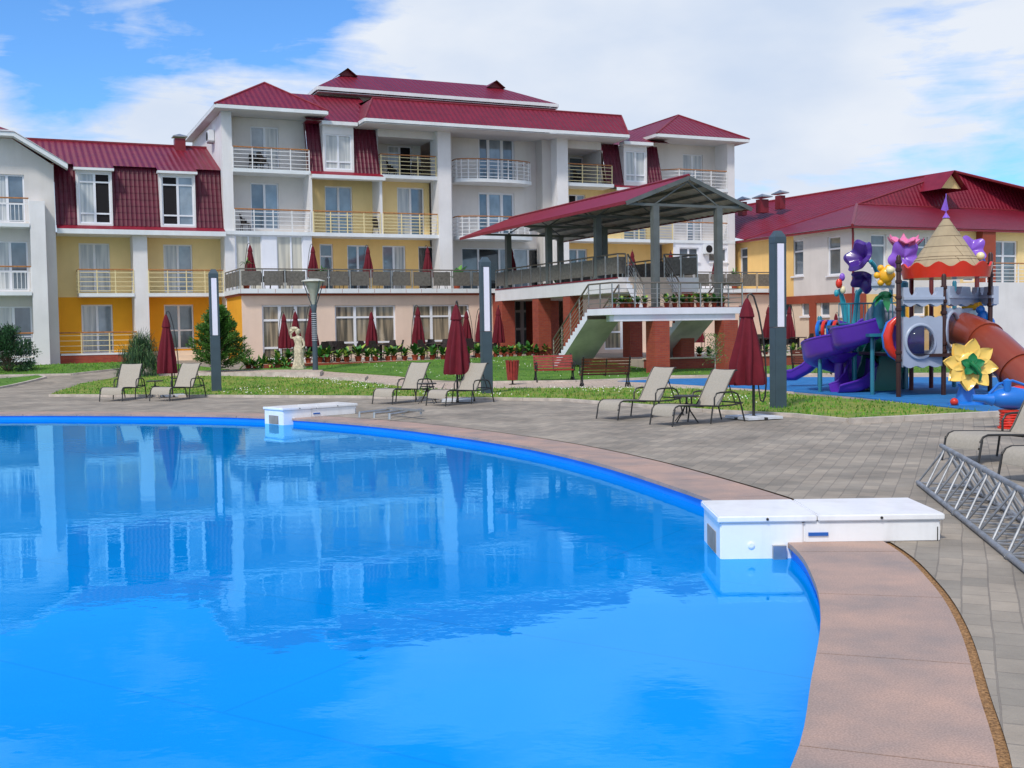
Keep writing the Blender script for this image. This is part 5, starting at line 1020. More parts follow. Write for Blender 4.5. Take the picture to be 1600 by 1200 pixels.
# ------------------------------------------------------------ plants
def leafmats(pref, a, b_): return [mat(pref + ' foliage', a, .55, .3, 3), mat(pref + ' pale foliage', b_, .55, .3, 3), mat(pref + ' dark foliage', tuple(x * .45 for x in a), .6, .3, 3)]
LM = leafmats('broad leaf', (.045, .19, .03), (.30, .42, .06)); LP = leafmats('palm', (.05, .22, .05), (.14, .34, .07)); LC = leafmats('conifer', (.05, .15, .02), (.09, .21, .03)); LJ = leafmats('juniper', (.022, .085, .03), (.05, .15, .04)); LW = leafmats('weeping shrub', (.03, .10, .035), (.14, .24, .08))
M['terra'] = mat('terracotta', (.34, .06, .025), .8, .2, 6); M['bark'] = mat('bark', (.10, .07, .05), .95, .3, 8)
def leaf(mb, base, dirv, L, w_, m=0, droop=.4, fold=.15, rnd=random):
    """one blade-shaped leaf, curved and keeled"""
    d = Vector(dirv).normalized(); sd_ = d.cross(Vector((0, 0, 1)));
    if sd_.length < .05: sd_ = Vector((1, 0, 0))
    sd_.normalize(); b0 = Vector(base); rows = []
    for t, ww in ((0, .12), (.3, .85), (.6, 1), (.85, .55), (1, .04)):
        c = b0 + d * L * t - Vector((0, 0, 1)) * droop * L * t * t; n = sd_.cross(d)
        rows.append([c - sd_ * w_ * ww * .5 + n * fold * w_ * ww * .5, c, c + sd_ * w_ * ww * .5 + n * fold * w_ * ww * .5])
    mb.grid(rows, m)
prs = []
for seed in range(5):
    rg = random.Random(40 + seed); r = empty('potted_plant', (0, 0, 0)); b = MB(); b.lathe([(.07, 0), (.095, .13), (.105, .13), (.105, .155), (.09, .155), (.085, .13), (0, .13)], n=12); b.build('pot', M['terra'], r, True)
    b = MB(); 
    for k in range(20 + seed): a = rg.uniform(0, 6.28); el = rg.uniform(.35, 1.4); leaf(b, (0, 0, .12 + rg.uniform(0, .12)), (math.cos(a) * math.cos(el), math.sin(a) * math.cos(el), math.sin(el)), rg.uniform(.28, .5), rg.uniform(.09, .15), rg.choice([0, 0, 0, 1, 2]) if seed % 2 else rg.choice([0, 1, 0, 2]), rg.uniform(.1, .6))
    b.build('foliage', LM, r, True); prs.append(r)
used = [False] * 5; rg = random.Random(9)
def put_plant(p, lab, group, sc=1.0):
    k = rg.randrange(5); rz = rg.uniform(0, 6.28)
    if not used[k]: used[k] = True; o = prs[k]; o.location = p; o.rotation_euler = (0, 0, rz); o.scale = (sc,) * 3; tag(o, lab, 'potted plant', group); return
    c = copy_tree(prs[k], p, rz, lab, group, sc); c['category'] = 'potted plant'
n = 30
for i in range(n): u = .5 + (13.3 - .5) * i / (n - 1); put_plant(loc(u + rg.uniform(-.08, .08), -9.55 + rg.uniform(-.06, .1), .57), 'terracotta pot of broad leaves, %s from the left along the restaurant patio edge' % ORD[i], 'potted plants along the restaurant patio edge', rg.uniform(1.2, 1.6))
for i in range(9): u = 10.6 + i * .18; 
xs_ = [938, 950, 962, 973, 985]
for i, x in enumerate(xs_): put_plant(loc(11.1 + .34 * i, -20.25, zl), 'potted plant on the stair landing left of the canopy post, %s from the left' % ORD[i], 'potted plants on the stair landing', 1.0)
for i in range(8): put_plant(loc(13.45 + .37 * i, -20.25, zl), 'potted plant on the stair landing right of the canopy post, %s from the left' % ORD[i], 'potted plants on the stair landing', rg.uniform(.95, 1.25))
for i in range(18): put_plant(loc(17.15 + .5 * i, -16.9, .52), 'potted plant behind the brick retaining wall, %s from the left' % ORD[i], 'potted plants behind the brick retaining wall', rg.uniform(1.0, 1.35))
def palm(p, lab, n=14, L=.6, h=.35, w_=.09, name='potted_palm', cat='palm', up_=.5, seed=1):
    rg2 = random.Random(seed); r = empty(name, p, 0, lab, cat); b = MB(); b.lathe([(.13, 0), (.18, .28), (.2, .28), (.2, .32), (0, .3)], n=12); b.build('pot', M['terra'], r, True)
    b = MB(); b.tube([(0, 0, .25), (.02, 0, .25 + h)], .035); b.build('trunk', M['bark'], r, True); b = MB()
    for k in range(n):
        a = rg2.uniform(0, 6.28); el = rg2.uniform(up_, 1.35); d = Vector((math.cos(a) * math.cos(el), math.sin(a) * math.cos(el), math.sin(el))); leaf(b, (0, 0, .25 + h), d, L * rg2.uniform(.7, 1.1), w_, rg2.choice([0, 0, 1, 2]), rg2.uniform(.2, .8), .3)
    b.build('foliage', LP, r, True)
TF = 4.02
palm(loc(U(503, -3), -3, TF), 'bushy potted palm on the terrace beside the glazed door', 30, .75, .55, .07, seed=2)
palm(loc(U(384, -3.3), -3.3, TF), 'slender potted palm at the left end of the terrace', 16, .6, .95, .06, seed=3)
palm(loc(U(1147, -3.3), -3.3, TF), 'bushy potted palm on the terrace before the yellow annexe wall', 34, .7, .5, .08, seed=4)
palm(loc(U(1041, -3.3), -3.3, TF), 'small potted palm on the terrace beside the canopy post', 22, .6, .5, .08, seed=5)
for x, v, s_, lab in ((713, -1.5, 1, 'large banana-leaved plant at the left of the terrace doors'), (846, -2.5, 2, 'large banana-leaved plant at the right of the terrace doors'), (868, -1.5, 6, 'tall banana-leaved plant against the right pillar under the canopy')):
    palm(loc(U(x, v), v, TF), lab, 9, 1.45, .15, .42, 'banana_plant', 'plant', .95, s_)
palm(loc(U(884, -8.5), -8.5, .60), 'dark leafy plant beside the foot of the white stairs', 26, .8, .8, .14, 'potted_palm', 'plant', .0, 8)
# conifers and shrubs: many small needle sprays through the crown
def spray(mb, c, d, L, w_, m): 
    d = d.normalized(); s_ = d.cross(Vector((random.uniform(-1, 1), random.uniform(-1, 1), random.uniform(-1, 1)))).normalized() * w_; c = Vector(c)
    mb.poly([c - s_ * .3, c + d * L * .5 - s_, c + d * L, c + d * L * .5 + s_], m)
def conifer(p, lab, h=2.6, r0_=.95, n=3800, mats=LC, name='pine_tree', up_=.35, seed=1, cat='pine tree'):
    rg2 = random.Random(seed); r = empty(name, p, 0, lab, cat); b = MB(); b.tube([(0, 0, -.05), (.02, 0, h * .5), (0, .02, h * .95)], [.06, .04, .01], n=7)
    c = MB(); tips = []
    for k in range(90):
        t = (k + .5) / 90; z = h * (.08 + .86 * t); a = k * 2.4 + rg2.uniform(-.4, .4); Lb = r0_ * (1 - t) ** .75 * rg2.uniform(.65, 1.2) + .12; e = Vector((math.cos(a) * Lb, math.sin(a) * Lb, Lb * (up_ + .5 * t))); b.tube([(0, 0, z), (e.x * .6, e.y * .6, z + e.z * .4), (e.x, e.y, z + e.z)], [.014, .01, .004], n=4, caps=False); tips.append((Vector((0, 0, z)), e))
    b.build('trunk', M['bark'], r)
    for k in range(n):
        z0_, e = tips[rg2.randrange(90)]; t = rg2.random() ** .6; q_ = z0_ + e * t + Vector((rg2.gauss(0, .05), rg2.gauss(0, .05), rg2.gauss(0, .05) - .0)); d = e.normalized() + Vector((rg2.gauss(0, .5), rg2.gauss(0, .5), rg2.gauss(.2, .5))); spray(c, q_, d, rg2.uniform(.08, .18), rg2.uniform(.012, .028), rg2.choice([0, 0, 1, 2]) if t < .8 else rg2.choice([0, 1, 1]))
    c.build('crown', mats, r); return r
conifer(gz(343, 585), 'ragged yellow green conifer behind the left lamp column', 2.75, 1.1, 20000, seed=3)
def bush(p, lab, rx, rz_, n, mats, name, cat, seed, weep=False, dense=True):
    rg2 = random.Random(seed); r = empty(name, p, 0, lab, cat); b = MB(); c = MB()
    for k in range(26):
        a = rg2.uniform(0, 6.28); el = rg2.uniform(.3, 1.5); e = Vector((math.cos(a) * math.cos(el) * rx, math.sin(a) * math.cos(el) * rx, math.sin(el) * rz_)) * .85; b.tube([(0, 0, 0), tuple(e * .5 + Vector((0, 0, .1))), tuple(e)], [.03, .02, .006], n=5, caps=False)
    b.build('stems', M['bark'], r)
    cl = [(Vector((math.cos(a) * math.cos(e_) * rx, math.sin(a) * math.cos(e_) * rx, math.sin(e_) * rz_)) * rg2.uniform(.55, 1.0)) for a, e_ in [(rg2.uniform(0, 6.28), rg2.uniform(0.02, 1.57)) for _ in range(85)]]
    for k in range(n):
        q_ = cl[rg2.randrange(len(cl))]; off = Vector((rg2.gauss(0, .13), rg2.gauss(0, .13), rg2.gauss(0, .10))); pp = q_ + off
        if pp.z < .02: pp.z = rg2.uniform(.02, .3)
        d = (Vector((pp.x * .3, pp.y * .3, -1)) if weep and rg2.random() < .8 else Vector((pp.x, pp.y, pp.z * .7 + .3)) + Vector((rg2.gauss(0, .5), rg2.gauss(0, .5), rg2.gauss(0, .5)))); L = rg2.uniform(.15, .38) if weep else rg2.uniform(.06, .14)
        spray(c, pp, d, L, .008 if weep else rg2.uniform(.012, .026), rg2.choice([0, 0, 1, 2, 2]))
    c.build('crown', mats, r)
bush(gz(12, 582), 'dense dark juniper bush at the left edge', 1.15, 1.85, 11000, LJ, 'juniper_bush', 'bush', 5)
bush(gz(218, 588), 'feathery weeping shrub behind the left loungers', .85, 1.7, 7500, LW, 'weeping_shrub', 'shrub', 6, True)
# staked young tree
p = gp(1117, 598); r = empty('young_tree', p, 0, 'thin young tree with sparse yellow green leaves before the brick pier', 'tree'); b = MB(); b.tube([(0, 0, 0), (.02, 0, .7), (.0, 0, 1.4)], [.022, .018, .008], n=6)
rg2 = random.Random(4)
for k in range(12): a = k * 2.4; z = .7 + .06 * k; b.tube([(0, 0, z), (.28 * math.cos(a), .28 * math.sin(a), z + .22)], [.008, .003], n=4)
b.build('trunk', mat('whitewashed bark', (.45, .38, .28), .9, .2, 8), r); b = MB()
for k in range(750): q_ = Vector((rg2.gauss(0, .17), rg2.gauss(0, .17), rg2.uniform(.65, 1.65))); spray(b, q_, Vector((rg2.gauss(0, 1), rg2.gauss(0, 1), rg2.gauss(.2, .6))), rg2.uniform(.04, .10), .012, rg2.choice([0, 1, 1]))
b.build('crown', LC, r)
# ------------------------------------------------------------ wicker chairs and tables
M['wick'] = mat('dark woven wicker', (.028, .018, .016), .6, .4, 30, .6, 90)
def make_chair():
    r = empty('wicker_chair', (0, 0, 0)); b = MB(); b.box(-.24, .24, -.24, .22, .36, .45); b.build('seat', M['wick'], r, bevel=.03)
    b = MB(); rows = []
    for z, sc, t in ((.40, 1, 0), (.62, 1.05, .03), (.80, 1.05, .07), (.92, .9, .1)):
        rows.append([(.27 * sc * math.sin(R_(a)), (.24 + t) * max(0, math.cos(R_(a))) ** .5 * 1.0 - .02, z if abs(a) < 60 else min(z, .66)) for a in range(-100, 101, 20)])
    b.grid(rows); b.grid([[(x * .9, y * .9 - .01, z) for x, y, z in r_] for r_ in rows]); top = rows[-1]; b.grid([top, [(x * .9, y * .9 - .01, z) for x, y, z in top]]); b.build('backrest', M['wick'], r, True)
    for sx in (-1, 1):
        for sy in (-1, 1): b = MB(); b.tube([(sx * .21, sy * .19, .37), (sx * .23, sy * .22, 0)], .018); b.build('leg', M['wick'], r)
    return r
CH0 = make_chair(); fch = [True]; cn = [0, 0, 0]
def chair(p, rz, grp, lab):
    if fch[0]: fch[0] = False; CH0.location = p; CH0.rotation_euler = (0, 0, rz); tag(CH0, lab, 'chair', grp); return
    copy_tree(CH0, p, rz, lab, grp)
def table(p, lab):
    r = empty('wicker_table', p, 0, lab, 'table', 'dark round tables on the patio'); b = MB(); b.lathe([(0, .70), (.42, .70), (.44, .72), (.42, .745), (0, .745)], n=22); b.build('table_top', M['wick'], r, True); b = MB(); b.lathe([(.26, 0), (.24, .04), (.07, .08), (.06, .7)], n=12); b.build('base', M['wick'], r)
grp = 'dark wicker chairs on the restaurant patio'
for gi, (xt, v, chs) in enumerate(((500, -8.3, ((486, -7.6), (509, -7.5), (503, -8.9), (521, -8.2))), (536, -8.2, ((531, -8.8), (524, -7.3), (550, -8.2))), (592, -8.2, ((568, -8.6), (582, -8.9), (606, -7.7), (618, -8.4))), (676, -8.3, ((660, -8.6), (672, -7.4), (690, -7.6), (697, -8.7))), (742, -8.0, ((735, -8.4), (733, -7.2), (766, -8.1), (755, -8.6))))):
    tp = patio(xt, v); nm = ('table left of the street lamp', 'table right of the street lamp', 'table under the middle restaurant window', 'table under the third restaurant window', 'table by the middle lamp column')[gi]
    table(tp, 'dark round wicker ' + nm)
    for k, (x, v2) in enumerate(chs): p = patio(x, v2); dv = tp - p; chair(p, math.atan2(dv.y, dv.x) + math.pi / 2, grp, 'dark wicker chair, %s from the left at the ' % ORD[k] + nm)
grp = 'dark chairs before the annexe'
for gi, (xt, v, chs) in enumerate(((1188, -11, ((1178, -11.2), (1198, -11.0), (1186, -10.2))), (1247, -11, ((1225, -11.1), (1238, -10.3), (1262, -11.0))))):
    tp = loc(U(xt, v), v, .52); nm = ('table left of the right lamp column', 'table right of the right lamp column')[gi]; table(tp, 'dark round ' + nm)
    for k, (x, v2) in enumerate(chs): p = loc(U(x, v2), v2, .52); dv = tp - p; chair(p, math.atan2(dv.y, dv.x) + math.pi / 2, grp, 'dark chair, %s from the left at the ' % ORD[k] + nm)
grp = 'dark wicker chairs on the upper terrace'
for k, x in enumerate((404, 428, 446, 520, 545, 562, 596, 620, 690, 1063, 1094, 1130)):
    v = -3.0; chair(loc(U(x, v), v, TF), TH + (k * 1.3), grp, 'dark wicker chair behind the terrace windbreak, %s from the left' % ORD[k])

# leafy clumps at the left end of the patio
for i, x in enumerate((388, 399, 411, 422, 434, 446)):
    q = gz(x, 575.5); r = empty('leafy_plant', q, 0, 'glossy green leafy clump before the patio corner, %s from the left' % ORD[i], 'plant', 'leafy clumps before the patio corner'); rg2 = random.Random(70 + i); b = MB(); b.lathe([(.1, 0), (.14, .16), (.12, .16), (0, .14)], n=10); b.build('pot', M['terra'], r, True); b = MB()
    for k in range(46): a = rg2.uniform(0, 6.28); el = rg2.uniform(.2, 1.45); leaf(b, (rg2.gauss(0, .08), rg2.gauss(0, .08), .12), (math.cos(a) * math.cos(el), math.sin(a) * math.cos(el), math.sin(el)), rg2.uniform(.4, .75), rg2.uniform(.07, .12), rg2.choice([0, 0, 2, 1]), rg2.uniform(.2, .7))
    b.build('foliage', LM, r, True)

grp = 'chairs left out on the hotel balconies'
for x, zf, v, rz, lab in ((402, 10.29, .7, .4, 'dark chair on the top balcony of the left tower'), (414, 10.29, .6, 2.2, 'second dark chair on the top balcony of the left tower, nearer the door'), (615, 10.29, 1.2, 1.0, 'dark chair on the top balcony left of the central pillar'), (653, 10.29, 1.0, 2.6, 'dark chair at the pillar end of the top balcony'), (905, 10.29, 1.0, .5, 'dark chair on the top balcony right of the central block'), (385, 7.12, .6, 1.2, 'dark chair on the middle balcony of the left tower'), (592, 7.12, .6, 2.0, 'dark chair on the middle yellow balcony beside the partition')):
    chair(loc(U(x, v), v, zf), TH + rz, grp, lab)
# ------------------------------------------------------------ playground
def pl(name, c, **k): return mat(name, c, .32, .05, 2, coat=.25, **k)
Q = dict(dpur=pl('deep purple plastic', (.055, .012, .20)), pur=pl('purple plastic', (.10, .025, .38)), lil=pl('lilac plastic', (.26, .10, .58)), red=pl('red plastic', (.72, .035, .015)), gry=pl('pale blue grey plastic', (.40, .45, .56)), teal=pl('teal painted steel', (.02, .17, .24)), green=pl('sea green plastic', (.01, .19, .14)),
         brown=pl('rust brown plastic', (.26, .045, .02)), post=mat('dark brown post paint', (.045, .014, .010), .4, .1, 3), postr=mat('maroon post paint', (.13, .012, .012), .4, .1, 3), tan=brickmat('wooden shingle cone', (.52, .40, .25), (.44, .34, .21), (.20, .14, .08), .5, .28, vert=True, ms=.012, var=.25), pink=pl('pink plastic', (.76, .18, .36)), yel=pl('yellow plastic', (.92, .45, .02)), yel3=pl('pale yellow plastic', (.93, .60, .13)),
         blue=pl('blue plastic', (.01, .17, .62)), cyan=pl('turquoise plastic', (.03, .34, .42)), dgreen=pl('leaf green plastic', (.01, .20, .06)), cream=pl('cream plastic', (.85, .75, .45)), bub=mat('smoked clear dome', (.05, .07, .10), .06, .2, 3))
bt = Q['bub'].node_tree.nodes['Principled BSDF']; bt.inputs['Coat Weight'].default_value = 1; bt.inputs['Alpha'].default_value = .45
PB = gp(1404, 621); PR = empty('play_structure', PB, 0, 'castle shaped climbing frame with cone roof, purple spiral slide and rust coloured tube slide', 'play structure')
def w(x, y, Y): return W(x, y, Y) - PB
def w0(x, Y, z=0.0):   # column of the photograph at depth Y, at a chosen height
    p = W(x, 560, Y) - PB; return Vector((p.x, p.y, z))
def B(mb, name, m, smooth=False, bevel=0): return mb.build(name, [Q[k] for k in m] if isinstance(m, (list, tuple)) else Q[m], PR, smooth, bevel)
def post(x, Y, z0, z1, m='post', r=.062, cl=()):
    b = MB(); b.lathe([(r, z0), (r, z1 - .05), (r * .6, z1), (0, z1 + .01)], (w0(x, Y).x, w0(x, Y).y, 0), n=12); o = B(b, 'post', m, True)
    if cl:
        c = MB()
        for z in cl: c.lathe([(r, z), (r * 1.35, z + .02), (r * 1.35, z + .08), (r, z + .10)], (w0(x, Y).x, w0(x, Y).y, 0), n=12)
        c.build('clamp', Q['post'], o, True)
post(1404, 28.5, -.0, 3.62, cl=(.9, 1.1, 2.2, 2.5, 2.9, 3.2, 3.4)); post(1474.5, 29.0, 0, 3.15, cl=(1.1, 1.3, 2.1, 2.4, 2.75)); post(1424, 31.3, 0, 3.15, 'postr'); post(1455, 32.2, 0, 3.15, 'postr', cl=(2.4, 2.0)); post(1526, 31.6, 0, 3.15, 'postr'); post(1547, 30.2, 0, 3.75, cl=(2.3, 2.6, 3.1, 3.4))
post(1491, 32.5, 0, 3.1, 'teal'); post(1413, 31.8, 0, 2.0, 'teal')
# cone roof
rc = w(1478, 400, 30.3); R0 = 1.12; zr0 = w(1478, 428, 30.3).z
b = MB(); b.lathe([(R0 * .86, zr0 + .12), (R0 * .82, zr0 + .2), (.06, zr0 + 1.50)], (rc.x, rc.y, 0), n=20); b.lathe([(R0 * .86, zr0 + .12), (0, zr0 + .14)], (rc.x, rc.y, 0), n=20); co = B(b, 'cone_roof', 'tan')
b = MB()
for k in range(1, 7): t = k / 7; rr = R0 * .83 * (1 - t); b.lathe([(rr + .002, zr0 + .2 + 1.3 * t), (rr + .025, zr0 + .185 + 1.3 * t), (rr + .0, zr0 + .215 + 1.3 * t)], (rc.x, rc.y, 0), n=20)
b.build('course_ring', Q['tan'], co)
rows = [[], [], []]; n = 96
for k in range(n): a = 2 * math.pi * k / n; s_ = .07 * math.cos(a * 12); [rows[i].append((rc.x + rr * math.cos(a), rc.y + rr * math.sin(a), zz)) for i, (rr, zz) in enumerate(((R0 * .98, zr0 - .12), (R0, zr0), (R0 * 1.04, zr0 + .22 + s_)))]
b = MB(); b.grid(rows, 0, True); b.grid([[(rc.x + (p[0] - rc.x) * .95, rc.y + (p[1] - rc.y) * .95, p[2]) for p in r] for r in rows], 0, True); b.grid([rows[2], [(rc.x + (p[0] - rc.x) * .95, rc.y + (p[1] - rc.y) * .95, p[2]) for p in rows[2]]], 0, True); b.poly([p for p in rows[0]][::-1]); B(b, 'roof_rim', 'red', True)
b = MB(); b.lathe([(.10, 1.50), (.0, 1.66)], (rc.x, rc.y, zr0), n=12); b.tube([(rc.x, rc.y, zr0 + 1.6), (rc.x, rc.y, zr0 + 2.15)], .012, n=5); b.poly([(rc.x, rc.y, zr0 + 2.1), (rc.x - .13, rc.y + .02, zr0 + 1.72), (rc.x, rc.y, zr0 + 1.68)]); b.poly([(rc.x, rc.y + .01, zr0 + 2.1), (rc.x + .08, rc.y + .03, zr0 + 1.72), (rc.x, rc.y + .01, zr0 + 1.68)]); B(b, 'finial', 'lil')
# wall panels in the photograph plane of the two front posts
def panel(x0, x1, yt, yb, Y0, Y1, nm, wave_t=0, wave_b=0, crown=False, th=.08, hole=None, hc=None, m='gry'):
    p0, p1 = w0(x0, Y0), w0(x1, Y1); zt = w((x0 + x1) / 2, yt, (Y0 + Y1) / 2).z; zb = w((x0 + x1) / 2, yb, (Y0 + Y1) / 2).z
    d = p1 - p0; L = d.length; d.normalize(); nrm = Vector((d.y, -d.x, 0)); n = 60; b = MB(); top = []; bot = []
    for k in range(n + 1):
        t = k / n; x = t * L; s_ = 0
        if crown: # merlons with rounded gaps
            q = (t * 2.0) % 1; s_ = -.22 * math.sqrt(max(0, 1 - ((q - .5) / .23) ** 2)) if abs(q - .5) < .23 else 0
        top.append((x, zt + s_ + wave_t * math.cos(t * 6 * math.pi))); bot.append((x, zb + wave_b * math.cos(t * 6 * math.pi)))
    P = lambda x, z, o: p0 + d * x + nrm * o + Vector((0, 0, z))
    if hc:
        cx, cz, rr = (w0(hc[0], Y0) - p0).dot(d), w(hc[0], hc[1], (Y0 + Y1) / 2).z, hc[2]
        for o, s_ in ((th / 2, 1), (-th / 2, -1)):
            ring = []; outer = []
            for k in range(64):
                a = 2 * math.pi * k / 64; ring.append(P(cx + rr * math.cos(a), cz + rr * math.sin(a), o)); ca, sa = math.cos(a), math.sin(a)
                tx = ((L - cx) / ca if ca > 0 else -cx / ca) if abs(ca) > 1e-6 else 1e9; zt_ = zt if sa > 0 else zb; tzz = (zt_ - cz) / sa if abs(sa) > 1e-6 else 1e9; t_ = min(tx, tzz); wv = 0
                if tzz < tx: wv = (wave_t if sa > 0 else wave_b) * math.cos((cx + t_ * ca) / L * 6 * math.pi)
                outer.append(P(cx + t_ * ca, cz + t_ * sa + wv, o))
            b.grid([ring, outer], 0, True)
        b.grid([[P(0, zb, th / 2), P(0, zt, th / 2)], [P(0, zb, -th / 2), P(0, zt, -th / 2)]]); b.grid([[P(L, zb, th / 2), P(L, zt, th / 2)], [P(L, zb, -th / 2), P(L, zt, -th / 2)]])
    else:
        for o in (th / 2, -th / 2): b.grid([[P(x, z, o) for x, z in bot], [P(x, z, o) for x, z in top]])
        b.grid([[P(x, z, -th / 2) for x, z in top], [P(x, z, th / 2) for x, z in top]]); b.grid([[P(x, z, -th / 2) for x, z in bot], [P(x, z, th / 2) for x, z in bot]])
        for x in (0, L): b.grid([[P(x, zb, th / 2), P(x, zt, th / 2)], [P(x, zb, -th / 2), P(x, zt, -th / 2)]])
        if crown: b.obox(P(L / 2, zt - .28, th / 2 + .02), d * L / 2 * 1.02, nrm * .03, Vector((0, 0, .035)))
    o = B(b, nm, m)
    if hc:
        c = MB(); pts = [P(cx + (rr + .03) * math.cos(2 * math.pi * k / 32), cz + (rr + .03) * math.sin(2 * math.pi * k / 32), th / 2 + .01) for k in range(33)]; c.tube(pts, .045, n=8, caps=False); c.build('ring', Q[m], o, True)
    return o, (P(cx, cz, 0) if hc else None), nrm, d
o, c, nrm, dd = panel(1410, 1471, 495, 573, 28.6, 28.9, 'bubble_panel', .025, .03, hc=(1441, 533.5, .40))
CB, NB, DB = c, nrm, dd
b = MB(); rows = [[c + nrm * (.05 + .22 * math.cos(t)) + dd * (.39 * math.sin(t) * math.cos(a)) + Vector((0, 0, .39 * math.sin(t) * math.sin(a))) for a in [2 * math.pi * k / 28 for k in range(28)]] for t in [math.pi / 2 * j / 8 for j in range(9)]]
b.grid(rows, 0, True); b.build('bubble_window', Q['bub'], o, True)
b = MB(); b.obox(CB - NB * .45, DB * .46, NB * .02, Vector((0, 0, .42))); b.build('inner_panel', Q['pur'], PR)
panel(1409, 1471, 449, 477, 28.6, 28.9, 'battlement', 0, .035, True, .14); panel(1480, 1529, 448, 477, 29.3, 31.0, 'battlement', 0, .03, True, .14); panel(1532, 1556, 448, 476, 30.9, 30.0, 'battlement', 0, .03, True, .14)
o, c, nrm, dd = panel(1480, 1527, 482, 566, 29.2, 30.9, 'tube_panel', .03, .0, hc=(1503, 516, .46))
# deck floors
b = MB(); zd = 1.02; b.box(w0(1410, 28.6).x, w0(1530, 30).x, w0(1410, 28.7).y, w0(1410, 32.2).y, zd, zd + .08); B(b, 'deck', 'post')
b = MB(); zt_ = w(1380, 521, 29.5).z; b.box(w0(1355, 29.5).x, w0(1402, 29.5).x, w0(1, 29.3).y, w0(1, 31.8).y, zt_ - .08, zt_); B(b, 'deck', 'teal'); ztd = zt_
for x, Y, z1 in ((1363, 29.6, 1.55), (1366, 32.0, 2.5), (1392, 31.9, 2.9)): post(x, Y, 0, z1, 'teal', .055)
# tall teal trunks of the flower columns
post(1373, 31.0, 1.75, 2.55, 'teal', .16); post(1340, 33.0, 0, 2.9, 'teal', .07); post(1281, 34.0, 0, 2.15, 'teal', .075, (1.2, 1.6))
post(1323, 32.8, .0, 2.5, 'cyan', .10); post(1412, 32.2, 0, 3.1, 'teal', .13)
# railing of the upper bridge
b = MB(); x0, x1, Yr = 1311, 1401, 31.0; zt2 = w(1355, 474, Yr).z; zb2 = w(1355, 503, Yr).z - .05
for k in range(15): p = w0(x0 + (x1 - x0) * k / 14, Yr + (-.0)); b.tube([(p.x, p.y, zb2), (p.x, p.y, zt2)], .014, n=5)
a = w0(x0, Yr); c2 = w0(x1, Yr)
for z in (zb2, zt2): b.tube([(a.x, a.y, z), (c2.x, c2.y, z)], .022, n=6)
B(b, 'railing', 'teal', True)
b = MB(); b.box(w0(1311, 31).x, w0(1362, 31).x, w0(1, 31.05).y, w0(1, 32.6).y, zb2 - .12, zb2 - .03); B(b, 'bridge_deck', 'teal')
# sweep of an open trough
def trough(pts, rad=.3, wallh=.32, taper=0, m='pur', nm='spiral_slide', th=.03, up=(0, 0, 1)):
    P_ = [Vector(p) for p in pts]; ro = []; ri = []; wh = wallh; NP = len(P_)
    for i, p in enumerate(P_):
        t = (P_[min(i + 1, len(P_) - 1)] - P_[max(i - 1, 0)]).normalized(); s_ = t.cross(Vector(up)).normalized(); u = s_.cross(t); k_ = min(1, (NP - 1 - i) / taper) if taper else 1; wallh = wh * (.15 + .85 * k_)
        prof = [(-rad * 1.12, wallh)] + [(-rad * math.cos(R_(a)), -rad * .55 * math.sin(R_(a))) for a in range(0, 181, 20)] + [(rad * 1.12, wallh)]
        ro.append([p + s_ * x + u * y for x, y in prof]); ri.append([p + s_ * x * (1 - th / rad) + u * (y + (th if 0 < j < len(prof) - 1 else 0)) for j, (x, y) in enumerate(prof)])
    b = MB(); b.grid(ro); b.grid([r[::-1] for r in ri]); 
    for e in (0, -1): b.grid([[r[e] for r in ro], [r[e] for r in ri]])
    for e in (0, -1): b.grid([ro[e], ri[e]])
    for e in (0, -1): b.tube([(a_[e] + c_[e]) / 2 for a_, c_ in zip(ro, ri)], .035, n=6)
    return B(b, nm, m, True)
cx = w0(1311, 31.6); RH = .62; pts = [w0(1366, 30.0, ztd + .03), w0(1350, 30.0, ztd - .08), w0(1325, 30.2, ztd - .22)]
for k in range(17):
    a = R_(-95 - k * 20); z = (ztd - .33) * (1 - k / 16) + .24 * (k / 16); pts.append(Vector((cx.x + RH * math.cos(a), cx.y + RH * 1.05 * math.sin(a), z)))
e_ = pts[-1]; pts += [e_ + Vector((-.33, -.20, -.07)), e_ + Vector((-.72, -.26, -.08))]
pts = [Vector((*p.xy, p.z)) for p in pts]; sp_ = []
for i in range(len(pts) - 1):
    p0, p1, p2, p3 = pts[max(0, i - 1)], pts[i], pts[i + 1], pts[min(len(pts) - 1, i + 2)]
    for k in range(3): t = k / 3; sp_.append(.5 * ((2 * p1) + (p2 - p0) * t + (2 * p0 - 5 * p1 + 4 * p2 - p3) * t * t + (3 * p1 - p0 - 3 * p2 + p3) * t ** 3))
sp_.append(pts[-1]); trough(sp_, .37, .38, 9)
b = MB(); b.tube([(cx.x, cx.y, 0), (cx.x, cx.y, ztd - .2)], .13, n=12); b.lathe([(.16, .9), (.5, 1.15), (.52, 1.2), (.16, 1.2)], (cx.x, cx.y, -.1), n=16); B(b, 'slide_column', 'pur', True)
q = [w(1352, 512, 33.4), w(1318, 528, 33.6), w(1285, 556, 33.9), w(1262, 577, 34.1), w(1242, 588, 34.3), w(1230, 588, 34.4)]; trough(q, .24, .18, nm='straight_slide')
post(1281, 31.2, 0, .95, 'teal', .05)
